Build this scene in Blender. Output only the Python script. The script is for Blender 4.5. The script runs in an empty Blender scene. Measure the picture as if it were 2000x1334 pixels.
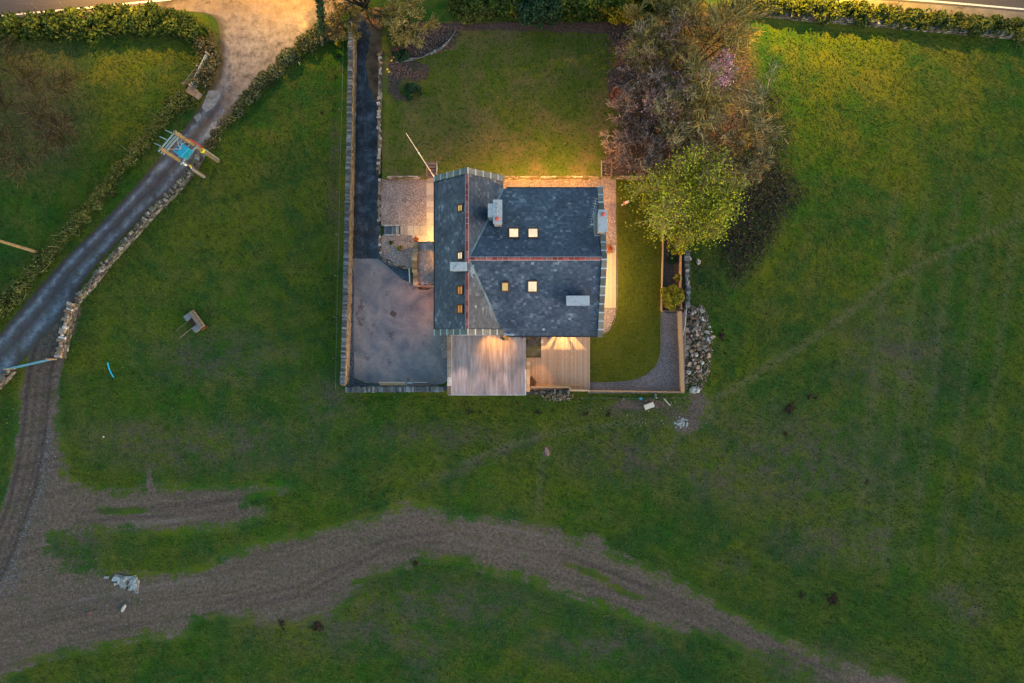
import bpy, math, random
import numpy as np
from mathutils import Vector, Matrix

# ------------------------------------------------------------------ camera, sky, sun, exposure
SC = bpy.context.scene
COL = SC.collection
H = 66.0
FP = 1320.0
cam_d = bpy.data.cameras.new("camera")
cam_d.sensor_width = 36.0
cam_d.lens = FP / 2000.0 * 36.0
cam_d.clip_end = 20000
cam = bpy.data.objects.new("camera", cam_d)
cam.location = (0, 0, H)
COL.objects.link(cam)
SC.camera = cam

SUN_EL, SUN_AZ = math.radians(3.0), math.radians(118.0)      # azimuth clockwise from north (+Y)
W = bpy.data.worlds.new("World")
SC.world = W
W.use_nodes = True
bg = W.node_tree.nodes["Background"]
sky = W.node_tree.nodes.new("ShaderNodeTexSky")
sky.sky_type = 'NISHITA'
sky.sun_disc = False
sky.sun_elevation = SUN_EL
sky.sun_rotation = SUN_AZ
sky.air_density = 1.0
sky.ozone_density = 1.6
W.node_tree.links.new(sky.outputs[0], bg.inputs[0])
bg.inputs[1].default_value = 0.15
sd = bpy.data.lights.new("sun", 'SUN')
sd.energy = 0.22
sd.angle = math.radians(30)
sd.color = (1.0, 0.80, 0.72)
sun = bpy.data.objects.new("sun", sd)
el = math.radians(14)
dv = Vector((math.sin(SUN_AZ) * math.cos(el), math.cos(SUN_AZ) * math.cos(el), math.sin(el)))
sun.rotation_euler = dv.to_track_quat('Z', 'Y').to_euler()
sun.location = (60, -40, 60)
COL.objects.link(sun)
SC.view_settings.view_transform = 'Standard'
SC.view_settings.look = 'None'
SC.view_settings.gamma = 1
SC.view_settings.exposure = 2.85
SC.cycles.max_bounces = 6
SC.cycles.diffuse_bounces = 3
SC.cycles.transparent_max_bounces = 12
SC.cycles.sample_clamp_indirect = 4.0

# ------------------------------------------------------------------ helpers
def P(px, py, z=0.0):
    s = (H - z) / FP
    return Vector(((px - 1000) * s, (667 - py) * s, z))

rng = random.Random(7)
nr = np.random.default_rng(7)

class MB:
    """collects geometry for ONE mesh object"""
    def __init__(s):
        s.v = []; s.f = []; s.t = []
    def add(s, vs, fs, tint=None):
        o = len(s.v)
        s.v.extend([tuple(p) for p in vs])
        t = rng.random() if tint is None else tint
        for f in fs:
            s.f.append(tuple(i + o for i in f)); s.t.append(t)
    def box(s, c, size, rz=0.0, M=None, jit=0.0, tint=None):
        hx, hy, hz = size[0] / 2, size[1] / 2, size[2] / 2
        R = M if M is not None else Matrix.Rotation(rz, 3, 'Z')
        c = Vector(c)
        vs = []
        for z in (-hz, hz):
            for x, y in ((-hx, -hy), (hx, -hy), (hx, hy), (-hx, hy)):
                p = Vector((x, y, z))
                if jit:
                    p += Vector((rng.uniform(-jit, jit), rng.uniform(-jit, jit), rng.uniform(-jit, jit)))
                vs.append(c + R @ p)
        s.add(vs, [(3, 2, 1, 0), (4, 5, 6, 7), (0, 1, 5, 4), (1, 2, 6, 5), (2, 3, 7, 6), (3, 0, 4, 7)], tint)
    def b3(s, x0, x1, y0, y1, z0, z1, tint=None):
        s.box(((x0 + x1) / 2, (y0 + y1) / 2, (z0 + z1) / 2), (abs(x1 - x0), abs(y1 - y0), abs(z1 - z0)), tint=tint)
    def beam(s, a, b, w, h, tint=None, jit=0):
        a = Vector(a); b = Vector(b); d = b - a
        q = d.to_track_quat('X', 'Z').to_matrix()
        s.box((a + b) / 2, (d.length, w, h), M=q, tint=tint, jit=jit)
    def tube(s, pts, rad, n=8, cap=True, tint=None):
        pts = [Vector(p) for p in pts]
        if not hasattr(rad, '__len__'): rad = [rad] * len(pts)
        vs = []
        for i, p in enumerate(pts):
            d = (pts[min(i + 1, len(pts) - 1)] - pts[max(i - 1, 0)])
            q = d.to_track_quat('Z', 'Y').to_matrix()
            for k in range(n):
                a = 2 * math.pi * k / n
                vs.append(p + q @ Vector((math.cos(a) * rad[i], math.sin(a) * rad[i], 0)))
        fs = []
        for i in range(len(pts) - 1):
            for k in range(n):
                fs.append((i * n + k, i * n + (k + 1) % n, (i + 1) * n + (k + 1) % n, (i + 1) * n + k))
        if cap:
            fs.append(tuple(range(n - 1, -1, -1)))
            fs.append(tuple((len(pts) - 1) * n + k for k in range(n)))
        s.add(vs, fs, tint)
    def rock(s, c, size, tint=None, rz=None):
        """irregular angular stone"""
        n = 7
        rz = rng.uniform(0, 6.28) if rz is None else rz
        R = Matrix.Rotation(rz, 3, 'Z')
        c = Vector(c); vs = []
        prof = [(-.5, .8), (-.1, 1.0), (.32, .85), (.5, .5)]
        for z, r in prof:
            for k in range(n):
                a = 2 * math.pi * k / n
                rr = r * rng.uniform(.82, 1.12) * .5
                vs.append(c + R @ Vector((math.cos(a) * rr * size[0], math.sin(a) * rr * size[1], z * size[2] * rng.uniform(.85, 1.1))))
        fs = []
        for i in range(3):
            for k in range(n):
                fs.append((i * n + k, i * n + (k + 1) % n, (i + 1) * n + (k + 1) % n, (i + 1) * n + k))
        fs.append(tuple(range(n - 1, -1, -1))); fs.append(tuple(3 * n + k for k in range(n)))
        s.add(vs, fs, tint)
    def prism(s, pts, z0, z1, tint=None):
        n = len(pts)
        vs = [(p[0], p[1], z0) for p in pts] + [(p[0], p[1], z1) for p in pts]
        fs = [tuple(range(n - 1, -1, -1)), tuple(range(n, 2 * n))]
        fs += [(k, (k + 1) % n, n + (k + 1) % n, n + k) for k in range(n)]
        s.add(vs, fs, tint)
    def np(s, V, F, T):
        o = len(s.v)
        s.v.extend(map(tuple, V.tolist()))
        s.f.extend(map(tuple, (F + o).tolist()))
        s.t.extend(T.tolist())
    def build(s, name, m, parent=None, smooth=False, base=None):
        me = bpy.data.meshes.new(name)
        off = Vector((0, 0, 0))
        if base is not None: off = Vector(base)
        vs = s.v if base is None else [(v[0] - off.x, v[1] - off.y, v[2] - off.z) for v in s.v]
        me.from_pydata(vs, [], s.f)
        a = me.attributes.new("tint", 'FLOAT', 'FACE')
        a.data.foreach_set("value", np.array(s.t, dtype=np.float32))
        if smooth:
            me.polygons.foreach_set("use_smooth", [True] * len(me.polygons))
        me.materials.append(m)
        o = bpy.data.objects.new(name, me)
        COL.objects.link(o)
        if base is not None: o.location = off
        if parent is not None:
            o.parent = parent
            if base is None:
                o.location = -parent_world(parent)
            else:
                o.location = off - parent_world(parent)
        return o

def parent_world(p):
    t = Vector(p.location)
    while p.parent is not None:
        p = p.parent
        t += Vector(p.location)
    return t

def tag(o, label=None, cat=None, group=None, kind=None):
    if label: o["label"] = label
    if cat: o["category"] = cat
    if group: o["group"] = group
    if kind: o["kind"] = kind
    return o

def thing(name, label, cat, loc=(0, 0, 0), group=None):
    o = bpy.data.objects.new(name, None)
    o.empty_display_size = .3
    COL.objects.link(o)
    o.location = loc
    return tag(o, label, cat, group)

def dup(root, loc, rz=None, label=None, scale=None):
    r = root.copy(); COL.objects.link(r); r.location = loc
    if rz is not None: r.rotation_euler = (0, 0, rz)
    if scale is not None: r.scale = scale
    if label: r["label"] = label
    for ch in list(root.children):
        c = ch.copy(); COL.objects.link(c); c.parent = r
        for g in list(ch.children):
            d = g.copy(); COL.objects.link(d); d.parent = c
    return r

# ------------------------------------------------------------------ materials
class NT:
    def __init__(s, name):
        s.m = bpy.data.materials.new(name); s.m.use_nodes = True
        s.t = s.m.node_tree; s.b = s.t.nodes["Principled BSDF"]
        s.g = None
    def node(s, t): return s.t.nodes.new(t)
    def lk(s, a, b): s.t.links.new(a, b)
    def put(s, sock, v):
        if isinstance(v, bpy.types.NodeSocket): s.lk(v, sock)
        elif isinstance(v, tuple) and len(v) == 3 and sock.type == 'RGBA': sock.default_value = (*v, 1)
        else: sock.default_value = v
    def pos(s):
        if s.g is None: s.g = s.node("ShaderNodeNewGeometry")
        return s.g.outputs["Position"]
    def attr(s, n, out="Fac"):
        a = s.node("ShaderNodeAttribute"); a.attribute_name = n; return a.outputs[out]
    def mapv(s, scale, rot=0.0, vec=None):
        m = s.node("ShaderNodeMapping"); s.lk(vec or s.pos(), m.inputs[0])
        m.inputs["Scale"].default_value = scale; m.inputs["Rotation"].default_value = (0, 0, rot)
        return m.outputs[0]
    def noise(s, scale, detail=4, rough=.6, vec=None, dist=0):
        n = s.node("ShaderNodeTexNoise"); s.lk(vec or s.pos(), n.inputs["Vector"])
        n.inputs["Scale"].default_value = scale; n.inputs["Detail"].default_value = detail
        n.inputs["Roughness"].default_value = rough; n.inputs["Distortion"].default_value = dist
        return n.outputs["Fac"]
    def vor(s, scale, out="Color", vec=None, feat='F1'):
        n = s.node("ShaderNodeTexVoronoi"); s.lk(vec or s.pos(), n.inputs["Vector"])
        n.feature = feat
        n.inputs["Scale"].default_value = scale
        return n.outputs[out]
    def ramp(s, fac, stops, interp='LINEAR'):
        r = s.node("ShaderNodeValToRGB"); s.lk(fac, r.inputs[0]); cr = r.color_ramp
        cr.interpolation = interp
        while len(cr.elements) < len(stops): cr.elements.new(.5)
        for e, (p, c) in zip(cr.elements, stops):
            e.position = p
            e.color = (c, c, c, 1) if not isinstance(c, tuple) else (*c, 1)
        return r.outputs[0]
    def mix(s, f, a, b, mode='MIX'):
        m = s.node("ShaderNodeMix"); m.data_type = 'RGBA'; m.blend_type = mode
        s.put(m.inputs[0], f); s.put(m.inputs[6], a); s.put(m.inputs[7], b)
        return m.outputs[2]
    def ma(s, op, a, b=0.0, clamp=False):
        m = s.node("ShaderNodeMath"); m.operation = op; m.use_clamp = clamp
        s.put(m.inputs[0], a); s.put(m.inputs[1], b); return m.outputs[0]
    def bump(s, h, strength=.5, dist=.03):
        b = s.node("ShaderNodeBump"); s.lk(h, b.inputs["Height"])
        b.inputs["Strength"].default_value = strength; b.inputs["Distance"].default_value = dist
        s.lk(b.outputs[0], s.b.inputs["Normal"])
    def done(s, color, rough=.85, spec=.3, **kw):
        s.put(s.b.inputs["Base Color"], color)
        s.put(s.b.inputs["Roughness"], rough)
        s.b.inputs["Specular IOR Level"].default_value = spec
        for k, v in kw.items(): s.b.inputs[k.replace('_', ' ')].default_value = v
        return s.m

def tinted(name, stops, rough=.85, nscale=6.0, namp=.35, spec=.3, bumpd=.01, dirt=None, interp='LINEAR', metal=0.0):
    n = NT(name)
    c = n.ramp(n.attr("tint"), stops, interp)
    f = n.noise(nscale, 5, .65)
    g = n.ramp(f, [(.25, 1 - namp), (.75, 1 + namp * .6)])
    c = n.mix(1.0, c, g, 'MULTIPLY')
    if dirt:
        d = n.ramp(n.noise(dirt[1], 4, .6), [(.5, 0.0), (.68, 1.0)])
        c = n.mix(n.ma('MULTIPLY', d, .75), c, dirt[0])
    n.bump(n.noise(nscale * 3, 4), .6, bumpd)
    if rough >= .85: spec = .08
    return n.done(c, rough, spec, Metallic=metal)

M = {}
# slate: per slate tint, lichen
n = NT("slate")
c = n.ramp(n.attr("tint"), [(0, (.014, .028, .046)), (.30, (.026, .044, .068)), (.55, (.044, .063, .094)), (.80, (.075, .095, .130)), (.95, (.13, .16, .19)), (1, (.22, .26, .29))])
c = n.mix(1.0, c, n.ramp(n.noise(.35, 4), [(.34, (.74, .72, .82)), (.66, (1.5, 1.5, 1.4))]), 'MULTIPLY')
c = n.mix(n.ramp(n.noise(1.6, 7, .78), [(.56, 0.0), (.68, .5)]), c, (.12, .13, .12))
c = n.mix(n.ramp(n.noise(.5, 6, .75), [(.56, 0.0), (.70, .45)]), c, (.050, .052, .060))
c = n.mix(1.0, c, n.ramp(n.noise(14, 3), [(.3, .75), (.7, 1.2)]), 'MULTIPLY')
n.bump(n.noise(30, 3), .5, .004)
M['slate'] = n.done(c, .48, .5)
M['ridge'] = tinted("ridge_tile", [(0, (.27, .040, .030)), (.6, (.40, .070, .050)), (1, (.48, .15, .12))], .85, 7, .35, dirt=((.16, .09, .08), 3))
M['mortar'] = tinted("mortar", [(0, (.34, .33, .31)), (1, (.48, .46, .44))], .9, 9, .4)
M['coping'] = tinted("coping_stone", [(0, (.12, .12, .11)), (.5, (.18, .18, .155)), (1, (.25, .24, .20))], .9, 5, .45, dirt=((.09, .10, .07), 2.5))
M['lead'] = tinted("lead", [(0, (.30, .36, .38)), (1, (.42, .48, .50))], .5, 3, .3, .5)
M['leadold'] = tinted("lead_valley", [(0, (.12, .19, .20)), (1, (.20, .28, .29))], .5, 2, .4, .5)
M['render'] = tinted("house_render", [(0, (.46, .43, .38)), (1, (.52, .49, .43))], .9, 2, .2)
M['chimney'] = tinted("chimney_stone", [(0, (.30, .28, .24)), (1, (.42, .39, .34))], .9, 4, .4, dirt=((.12, .12, .10), 2))
M['cap'] = tinted("chimney_cap", [(0, (.42, .43, .43)), (1, (.52, .53, .53))], .85, 3, .3, dirt=((.22, .24, .23), 3))
M['pot'] = tinted("clay_pot", [(0, (.50, .10, .07)), (1, (.56, .12, .08))], .7, 8, .2)
M['metalgrey'] = tinted("grey_metal", [(0, (.30, .31, .32)), (1, (.38, .39, .40))], .45, 5, .2, .5)
M['metaldark'] = tinted("dark_metal", [(0, (.02, .02, .022)), (1, (.035, .035, .04))], .5, 5, .2, .5)
M['frame'] = tinted("window_frame", [(0, (.07, .035, .018)), (1, (.10, .05, .025))], .6, 5, .2)
M['white'] = tinted("white_paint", [(0, (.66, .66, .64)), (1, (.74, .74, .72))], .5, 3, .12)
M['drystone'] = tinted("dry_stone", [(0, (.035, .036, .036)), (.4, (.085, .083, .078)), (.75, (.16, .15, .135)), (1, (.30, .29, .27))], .92, 6, .4, dirt=((.09, .11, .05), 1.7))
M['copestone'] = tinted("cope_stone", [(0, (.065, .072, .076)), (.5, (.12, .13, .135)), (1, (.26, .27, .27))], .9, 6, .4, dirt=((.09, .085, .07), 1.2))
M['tanwall'] = tinted("wall_stone", [(0, (.20, .14, .07)), (.5, (.34, .24, .13)), (1, (.46, .34, .20))], .92, 6, .4)
M['rubble'] = tinted("rubble_stone", [(0, (.11, .072, .045)), (.5, (.25, .18, .125)), (.85, (.40, .33, .27)), (1, (.52, .48, .44))], .92, 5, .4, dirt=((.11, .10, .07), 2))
M['limestone'] = tinted("limestone", [(0, (.20, .21, .20)), (1, (.42, .43, .41))], .9, 5, .5, dirt=((.06, .05, .04), 2.2))
M['timber'] = tinted("new_timber", [(0, (.42, .24, .11)), (.5, (.52, .32, .16)), (1, (.60, .40, .23))], .75, 9, .25)
M['oldtimber'] = tinted("old_timber", [(0, (.17, .13, .09)), (1, (.30, .25, .19))], .85, 6, .4)
M['pole'] = tinted("pole_timber", [(0, (.20, .155, .075)), (1, (.25, .19, .10))], .85, 3, .35, dirt=((.14, .16, .13), 1.2))
M['steelblue'] = tinted("galvanised_steel", [(0, (.22, .30, .33)), (1, (.32, .42, .46))], .45, 4, .25, .5, metal=.3)
M['bluetank'] = tinted("blue_painted_steel", [(0, (.02, .30, .44)), (1, (.03, .36, .52))], .4, 4, .2, .5)
M['bluepipe'] = tinted("blue_plastic", [(0, (.01, .38, .58)), (1, (.01, .42, .64))], .4, 4, .1, .5)
M['gateblue'] = tinted("blue_gate_paint", [(0, (.06, .22, .30)), (1, (.09, .28, .38))], .5, 4, .3, .5)
M['yellow'] = tinted("yellow_paint", [(0, (.75, .62, .02)), (1, (.80, .68, .03))], .5, 5, .1)
M['red'] = tinted("red_plastic", [(0, (.45, .03, .02)), (1, (.5, .05, .03))], .5, 5, .1)
M['navy'] = tinted("navy_tarpaulin", [(0, (.012, .018, .06)), (1, (.03, .04, .11))], .45, 5, .3, .5)
M['soil'] = tinted("soil", [(0, (.028, .016, .012)), (1, (.055, .03, .022))], .95, 9, .4)
M['cream'] = tinted("cream_board", [(0, (.55, .48, .38)), (1, (.60, .53, .43))], .8, 5, .15)
M['pinkbark'] = tinted("litter", [(0, (.06, .035, .03)), (.5, (.13, .08, .065)), (1, (.24, .16, .13))], .9, 8, .3)
M['slabs'] = tinted("paving_slab", [(0, (.30, .25, .21)), (.5, (.36, .30, .25)), (1, (.43, .37, .31))], .85, 4, .25)
M['treads'] = tinted("step_tread", [(0, (.15, .115, .10)), (1, (.21, .16, .14))], .85, 6, .3)
M['greystep'] = tinted("grey_step", [(0, (.13, .15, .16)), (1, (.22, .24, .25))], .85, 6, .3)
M['bark'] = tinted("bark", [(0, (.05, .045, .03)), (1, (.09, .08, .055))], .9, 5, .4)
M['twigolive'] = tinted("olive_twigs", [(0, (.060, .050, .012)), (.5, (.21, .170, .050)), (1, (.48, .39, .14))], .9, .8, .35)
M['twiggrey'] = tinted("grey_twigs", [(0, (.070, .056, .022)), (.5, (.23, .185, .085)), (1, (.50, .42, .22))], .9, .8, .35)
M['twigbrown'] = tinted("brown_twigs", [(0, (.018, .014, .006)), (.5, (.045, .038, .018)), (1, (.12, .095, .055))], .9, .8, .35)
M['twigmauve'] = tinted("mauve_twigs", [(0, (.075, .048, .032)), (.5, (.25, .17, .125)), (1, (.52, .38, .30))], .9, .8, .35)
M['twigdark'] = tinted("dark_twigs", [(0, (.018, .02, .014)), (1, (.04, .042, .03))], .9, .8, .3)
def leafmat(name, a, b, c2):
    n = NT(name)
    c = n.ramp(n.attr("tint"), [(0, a), (.5, b), (1, c2)])
    c = n.mix(1.0, c, n.ramp(n.noise(1.2, 3), [(.3, .7), (.7, 1.25)]), 'MULTIPLY')
    return n.done(c, 1.0, .08) if name == 'grass_blades' else n.done(c, .65, .15)
M['leaf'] = leafmat("hedge_leaves", (.014, .032, .006), (.05, .085, .010), (.13, .15, .018))
M['leafdark'] = leafmat("dark_leaves", (.008, .026, .012), (.018, .05, .02), (.04, .085, .035))
M['leafolive'] = leafmat("olive_leaves", (.025, .04, .008), (.06, .085, .015), (.12, .13, .03))
M['leaflime'] = leafmat("fresh_leaves", (.11, .125, .006), (.30, .32, .012), (.52, .52, .03))
M['leafgold'] = leafmat("golden_leaves", (.09, .07, .004), (.24, .21, .012), (.40, .33, .03))
M['leafcut'] = leafmat("cut_hedge", (.02, .03, .012), (.06, .08, .03), (.16, .17, .09))
M['pink'] = leafmat("pink_blossom", (.24, .08, .09), (.50, .22, .25), (.78, .52, .52))
M['redleaf'] = leafmat("red_leaves", (.15, .045, .02), (.28, .09, .05), (.38, .16, .09))
M['scrub'] = leafmat("scrub", (.03, .035, .012), (.085, .08, .035), (.24, .20, .12))
M['tuft'] = leafmat("grass_blades", (.022, .044, .008), (.046, .078, .014), (.105, .125, .030))
M['weed'] = leafmat("weeds", (.014, .012, .012), (.034, .034, .024), (.080, .080, .045))
M['leafmoss'] = leafmat("mossy_leaves", (.035, .05, .010), (.095, .115, .022), (.20, .19, .06))
M['daff'] = leafmat("daffodil", (.8, .6, .02), (.85, .65, .03), (.9, .7, .05))

# the ground: attributes mud, stony, rut, rough, trail painted as real soil and gravel patches
n = NT("ground")
big = n.noise(.055, 5, .6)
mid = n.noise(.5, 5, .65)
fin = n.noise(7, 4, .75)
cx = n.node("ShaderNodeCombineXYZ"); n.lk(n.attr("sx"), cx.inputs[0]); n.lk(n.attr("sy"), cx.inputs[1])
def strk(a_, b_, det=5):
    m_ = n.node("ShaderNodeMapping"); n.lk(cx.outputs[0], m_.inputs[0]); m_.inputs["Scale"].default_value = (a_, b_, 1)
    return n.noise(1.0, det, .65, vec=m_.outputs[0])
c = n.ramp(big, [(.30, (.016, .060, .008)), (.44, (.030, .082, .007)), (.56, (.078, .096, .008)), (.66, (.050, .086, .010)), (.78, (.024, .066, .012))])
c = n.mix(n.ramp(n.noise(.20, 6, .72, dist=.6), [(.46, 0.0), (.60, .8)]), c, (.016, .058, .014))
c = n.mix(n.ramp(n.noise(.30, 6, .74, dist=.5, vec=n.mapv((1, 1, 1), .7)), [(.50, 0.0), (.66, .75)]), c, (.098, .096, .018))
c = n.mix(n.ramp(mid, [(.46, 0.0), (.70, .6)]), c, (.096, .094, .020))
c = n.mix(n.ramp(strk(.28, .018), [(.50, 0.0), (.66, .55)]), c, (.014, .050, .012))
wk = n.ma('MULTIPLY', n.attr("worn"), n.ramp(n.noise(.55, 6, .78), [(.42, 0.0), (.60, 1.0)]))
c = n.mix(wk, c, (.086, .064, .052))
wk2 = n.ma('MULTIPLY', n.attr("worn"), n.ramp(n.noise(2.6, 4, .8), [(.50, 0.0), (.60, .7)]))
c = n.mix(wk2, c, (.040, .030, .030))
c = n.mix(n.ma('MULTIPLY', n.attr("trail"), n.ramp(n.noise(1.1, 5, .8), [(.3, .35), (.6, .95)])), c, (.135, .112, .062))
edge = n.ma('ADD', n.attr("mud"), n.ma('MULTIPLY', n.ma('SUBTRACT', n.noise(.55, 8, .80), .5), 1.3))
edge = n.ma('ADD', edge, n.ma('MULTIPLY', n.ma('SUBTRACT', n.noise(5.5, 3, .8), .5), .6))
edge = n.ma('ADD', edge, n.ma('MULTIPLY', n.ma('SUBTRACT', strk(.9, .05), .5), .7))
mk = n.ramp(edge, [(.46, 0.0), (.58, 1.0)])
mudc = n.ramp(n.noise(3.0, 6, .75), [(.3, (.050, .034, .024)), (.5, (.108, .080, .062)), (.72, (.175, .137, .108))])
mudc = n.mix(n.ramp(strk(1.4, .05, 6), [(.50, 0.0), (.64, .5)]), mudc, (.058, .044, .036))
mudc = n.mix(n.ramp(strk(.8, .035, 4), [(.56, 0.0), (.66, .45)]), mudc, (.150, .125, .105))
mudc = n.mix(n.ramp(n.noise(.7, 6, .78), [(.52, 0.0), (.64, .75)]), mudc, (.058, .066, .026))
c = n.mix(mk, c, mudc)
sk = n.ramp(n.ma('ADD', n.attr("stony"), n.ma('MULTIPLY', n.ma('SUBTRACT', n.noise(2.2, 5, .7), .5), 1.1)), [(.45, 0.0), (.65, 1.0)])
c = n.mix(sk, c, n.ramp(n.vor(5.5, "Distance"), [(.05, (.20, .205, .21)), (.45, (.11, .11, .11)), (.8, (.05, .045, .045))]))
rk = n.ma('MULTIPLY', n.attr("rut"), n.ramp(n.noise(1.6, 5, .7), [(.3, .35), (.6, 1.0)]))
c = n.mix(rk, c, (.040, .030, .030))
ro = n.ma('MULTIPLY', n.attr("rough"), n.ramp(n.noise(2.2, 5, .8), [(.38, 0.0), (.52, 1.0)]))
c = n.mix(ro, c, (.026, .020, .024))
bd = n.ma('MULTIPLY', n.attr("bed"), n.ramp(n.noise(1.2, 4, .7), [(.25, .45), (.5, 1.0)]))
c = n.mix(bd, c, n.ramp(n.noise(9, 3), [(.3, (.050, .032, .026)), (.7, (.150, .100, .085))]))
c = n.mix(1.0, c, n.ramp(fin, [(.28, .60), (.50, 1.12), (.72, 1.75)]), 'MULTIPLY')
n.bump(n.ma('ADD', n.noise(5, 5, .75), n.noise(.9, 4)), 1.0, .10)
M['ground'] = n.done(c, 1.0, .06)

def grassmat(name, stops, brown, bfac):
    n = NT(name)
    c = n.ramp(n.noise(.22, 5, .65), stops)
    c = n.mix(n.ramp(n.noise(.33, 5, .72), [(.5 - bfac, 0.0), (.75 - bfac, .85)]), c, brown)
    c = n.mix(n.ramp(n.noise(1.7, 4, .7), [(.45, 0.0), (.75, .5)]), c, (.095, .105, .03))
    c = n.mix(1.0, c, n.ramp(n.noise(9, 4, .75), [(.28, .62), (.5, 1.0), (.72, 1.4)]), 'MULTIPLY')
    n.bump(n.noise(12, 4, .7), .9, .05)
    return n.done(c, 1.0, .0)
M['lawnN'] = grassmat("north_lawn", [(.3, (.038, .070, .010)), (.5, (.062, .090, .012)), (.7, (.090, .100, .016))], (.15, .105, .050), .07)
M['lawnE'] = grassmat("east_lawn", [(.3, (.048, .060, .006)), (.5, (.072, .080, .008)), (.7, (.090, .092, .010))], (.10, .088, .022), -.05)
n = NT("bed_soil")
M['bed'] = None
c = n.ramp(n.vor(14, "Distance"), [(.0, (.20, .135, .115)), (.35, (.11, .072, .06)), (.8, (.035, .022, .02))])
c = n.mix(n.ramp(n.noise(.8, 4), [(.45, 0.0), (.65, .6)]), c, (.055, .05, .028))
n.bump(n.vor(14, "Distance"), .8, .04)
M['bed'] = n.done(c, .95, .2)

def gravelmat(name, a, b, c2, sc=9, tintc=None):
    n = NT(name); sc = sc * 1.9
    v = n.vor(sc)
    sep = n.node("ShaderNodeSeparateColor"); n.lk(v, sep.inputs[0])
    c = n.ramp(sep.outputs[0], [(.1, a), (.55, b), (.95, c2)])
    c = n.mix(1.0, c, n.ramp(n.vor(sc, "Distance"), [(.2, 1.1), (.7, .75)]), 'MULTIPLY')
    c = n.mix(1.0, c, n.ramp(n.noise(.6, 4), [(.3, .8), (.7, 1.15)]), 'MULTIPLY')
    n.bump(n.vor(sc, "Distance"), .9, -.03)
    return n.done(c, .85, .3)
M['gravel'] = gravelmat("gravel", (.17, .13, .115), (.28, .215, .19), (.42, .34, .30), 8)
M['gravelblue'] = gravelmat("slate_gravel", (.10, .085, .085), (.16, .135, .135), (.25, .22, .22), 9)
M['chips'] = gravelmat("blue_chips", (.03, .045, .06), (.07, .095, .125), (.15, .18, .22), 9)

# lane: strip with uv (u across 0..1, v along metres)
n = NT("lane")
uv = n.node("ShaderNodeUVMap").outputs[0]
sp = n.node("ShaderNodeSeparateXYZ"); n.lk(uv, sp.inputs[0])
wob = n.ma('ADD', sp.outputs[0], n.ma('MULTIPLY', n.ma('SUBTRACT', n.noise(.35, 5, .7), .5), .34))
tr = n.ramp(wob, [(.0, 0.0), (.10, .10), (.22, 1.0), (.34, .25), (.48, 0.0), (.62, .4), (.76, 1.0), (.88, .2), (1.0, 0.0)])
low = n.ma('GREATER_THAN', sp.outputs[1], 15.0)
lo = n.node("ShaderNodeMapRange"); n.lk(sp.outputs[1], lo.inputs[0]); lo.inputs[1].default_value = 12.5; lo.inputs[2].default_value = 17
base = n.ramp(n.noise(1.4, 6, .7), [(.3, (.024, .018, .020)), (.7, (.070, .050, .050))])
base = n.mix(n.ramp(n.noise(.8, 5, .7), [(.48, 0.0), (.66, .7)]), base, (.045, .05, .024))
track = n.ramp(n.noise(1.1, 6, .75), [(.30, (.048, .060, .072)), (.46, (.13, .155, .18)), (.70, (.29, .335, .38))])
lane = n.mix(n.ma('MULTIPLY', tr, n.ramp(n.noise(.45, 6, .8), [(.36, .08), (.56, 1.0)])), base, track)
conc = n.ramp(n.noise(.9, 6, .72), [(.28, (.10, .072, .042)), (.5, (.185, .135, .082)), (.75, (.25, .19, .12))])
conc = n.mix(n.ramp(n.noise(.45, 6, .75, dist=1.5), [(.52, 0.0), (.62, .8)]), conc, (.075, .048, .026))
crk = n.ramp(n.vor(.22, "Distance", feat='DISTANCE_TO_EDGE', vec=n.mapv((1, .6, 1), .5)), [(.0, 1.0), (.006, 0.0)])
crk = n.ma('MULTIPLY', crk, n.ramp(n.noise(.4, 3), [(.45, 0.0), (.6, 1.0)]))
conc = n.mix(n.ma('MULTIPLY', crk, .35), conc, (.06, .045, .03))
lo2 = n.node("ShaderNodeMapRange"); n.lk(n.ma('ADD', sp.outputs[1], n.ma('MULTIPLY', n.noise(.5, 6, .75), 7)), lo2.inputs[0]); lo2.inputs[1].default_value = 7.5; lo2.inputs[2].default_value = 12
gconc = n.ramp(n.noise(1.3, 7, .78), [(.36, (.055, .050, .052)), (.50, (.15, .138, .135)), (.66, (.23, .215, .21))])
conc = n.mix(lo2.outputs[0], conc, gconc)
c = n.mix(lo.outputs[0], conc, lane)
c = n.mix(1.0, c, n.ramp(n.noise(11, 4, .7), [(.3, .78), (.7, 1.2)]), 'MULTIPLY')
ed = n.ma('ADD', n.ma('ABSOLUTE', n.ma('SUBTRACT', sp.outputs[0], .5)), n.ma('MULTIPLY', n.ma('SUBTRACT', n.noise(1.2, 5, .7), .5), .12))
c = n.mix(n.ramp(ed, [(.40, 0.0), (.47, .9)]), c, (.050, .040, .022))
n.bump(n.noise(8, 5, .7), .6, .03)
M['lane'] = n.done(c, n.ramp(n.noise(.7, 4), [(.35, .45), (.65, .85)]), .4)

n = NT("road")
c = n.ramp(n.noise(9, 5, .7), [(.3, (.060, .052, .050)), (.7, (.100, .088, .082))])
c = n.mix(n.ramp(n.noise(.6, 5, .7, vec=n.mapv((.25, 3, 1))), [(.45, 0.0), (.7, .5)]), c, (.13, .11, .095))
n.bump(n.noise(30, 3), .5, .01)
M['road'] = n.done(c, .8, .35)
n = NT("pavement")
c = n.ramp(n.noise(.9, 6, .7), [(.3, (.17, .14, .11)), (.7, (.28, .24, .19))])
c = n.mix(n.ramp(n.noise(1.1, 6, .8, vec=n.mapv((.4, 2, 1))), [(.56, 0.0), (.64, .8)]), c, (.07, .05, .035))
n.bump(n.noise(20, 4), .5, .01)
M['pavement'] = n.done(c, .85, .3)
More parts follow.
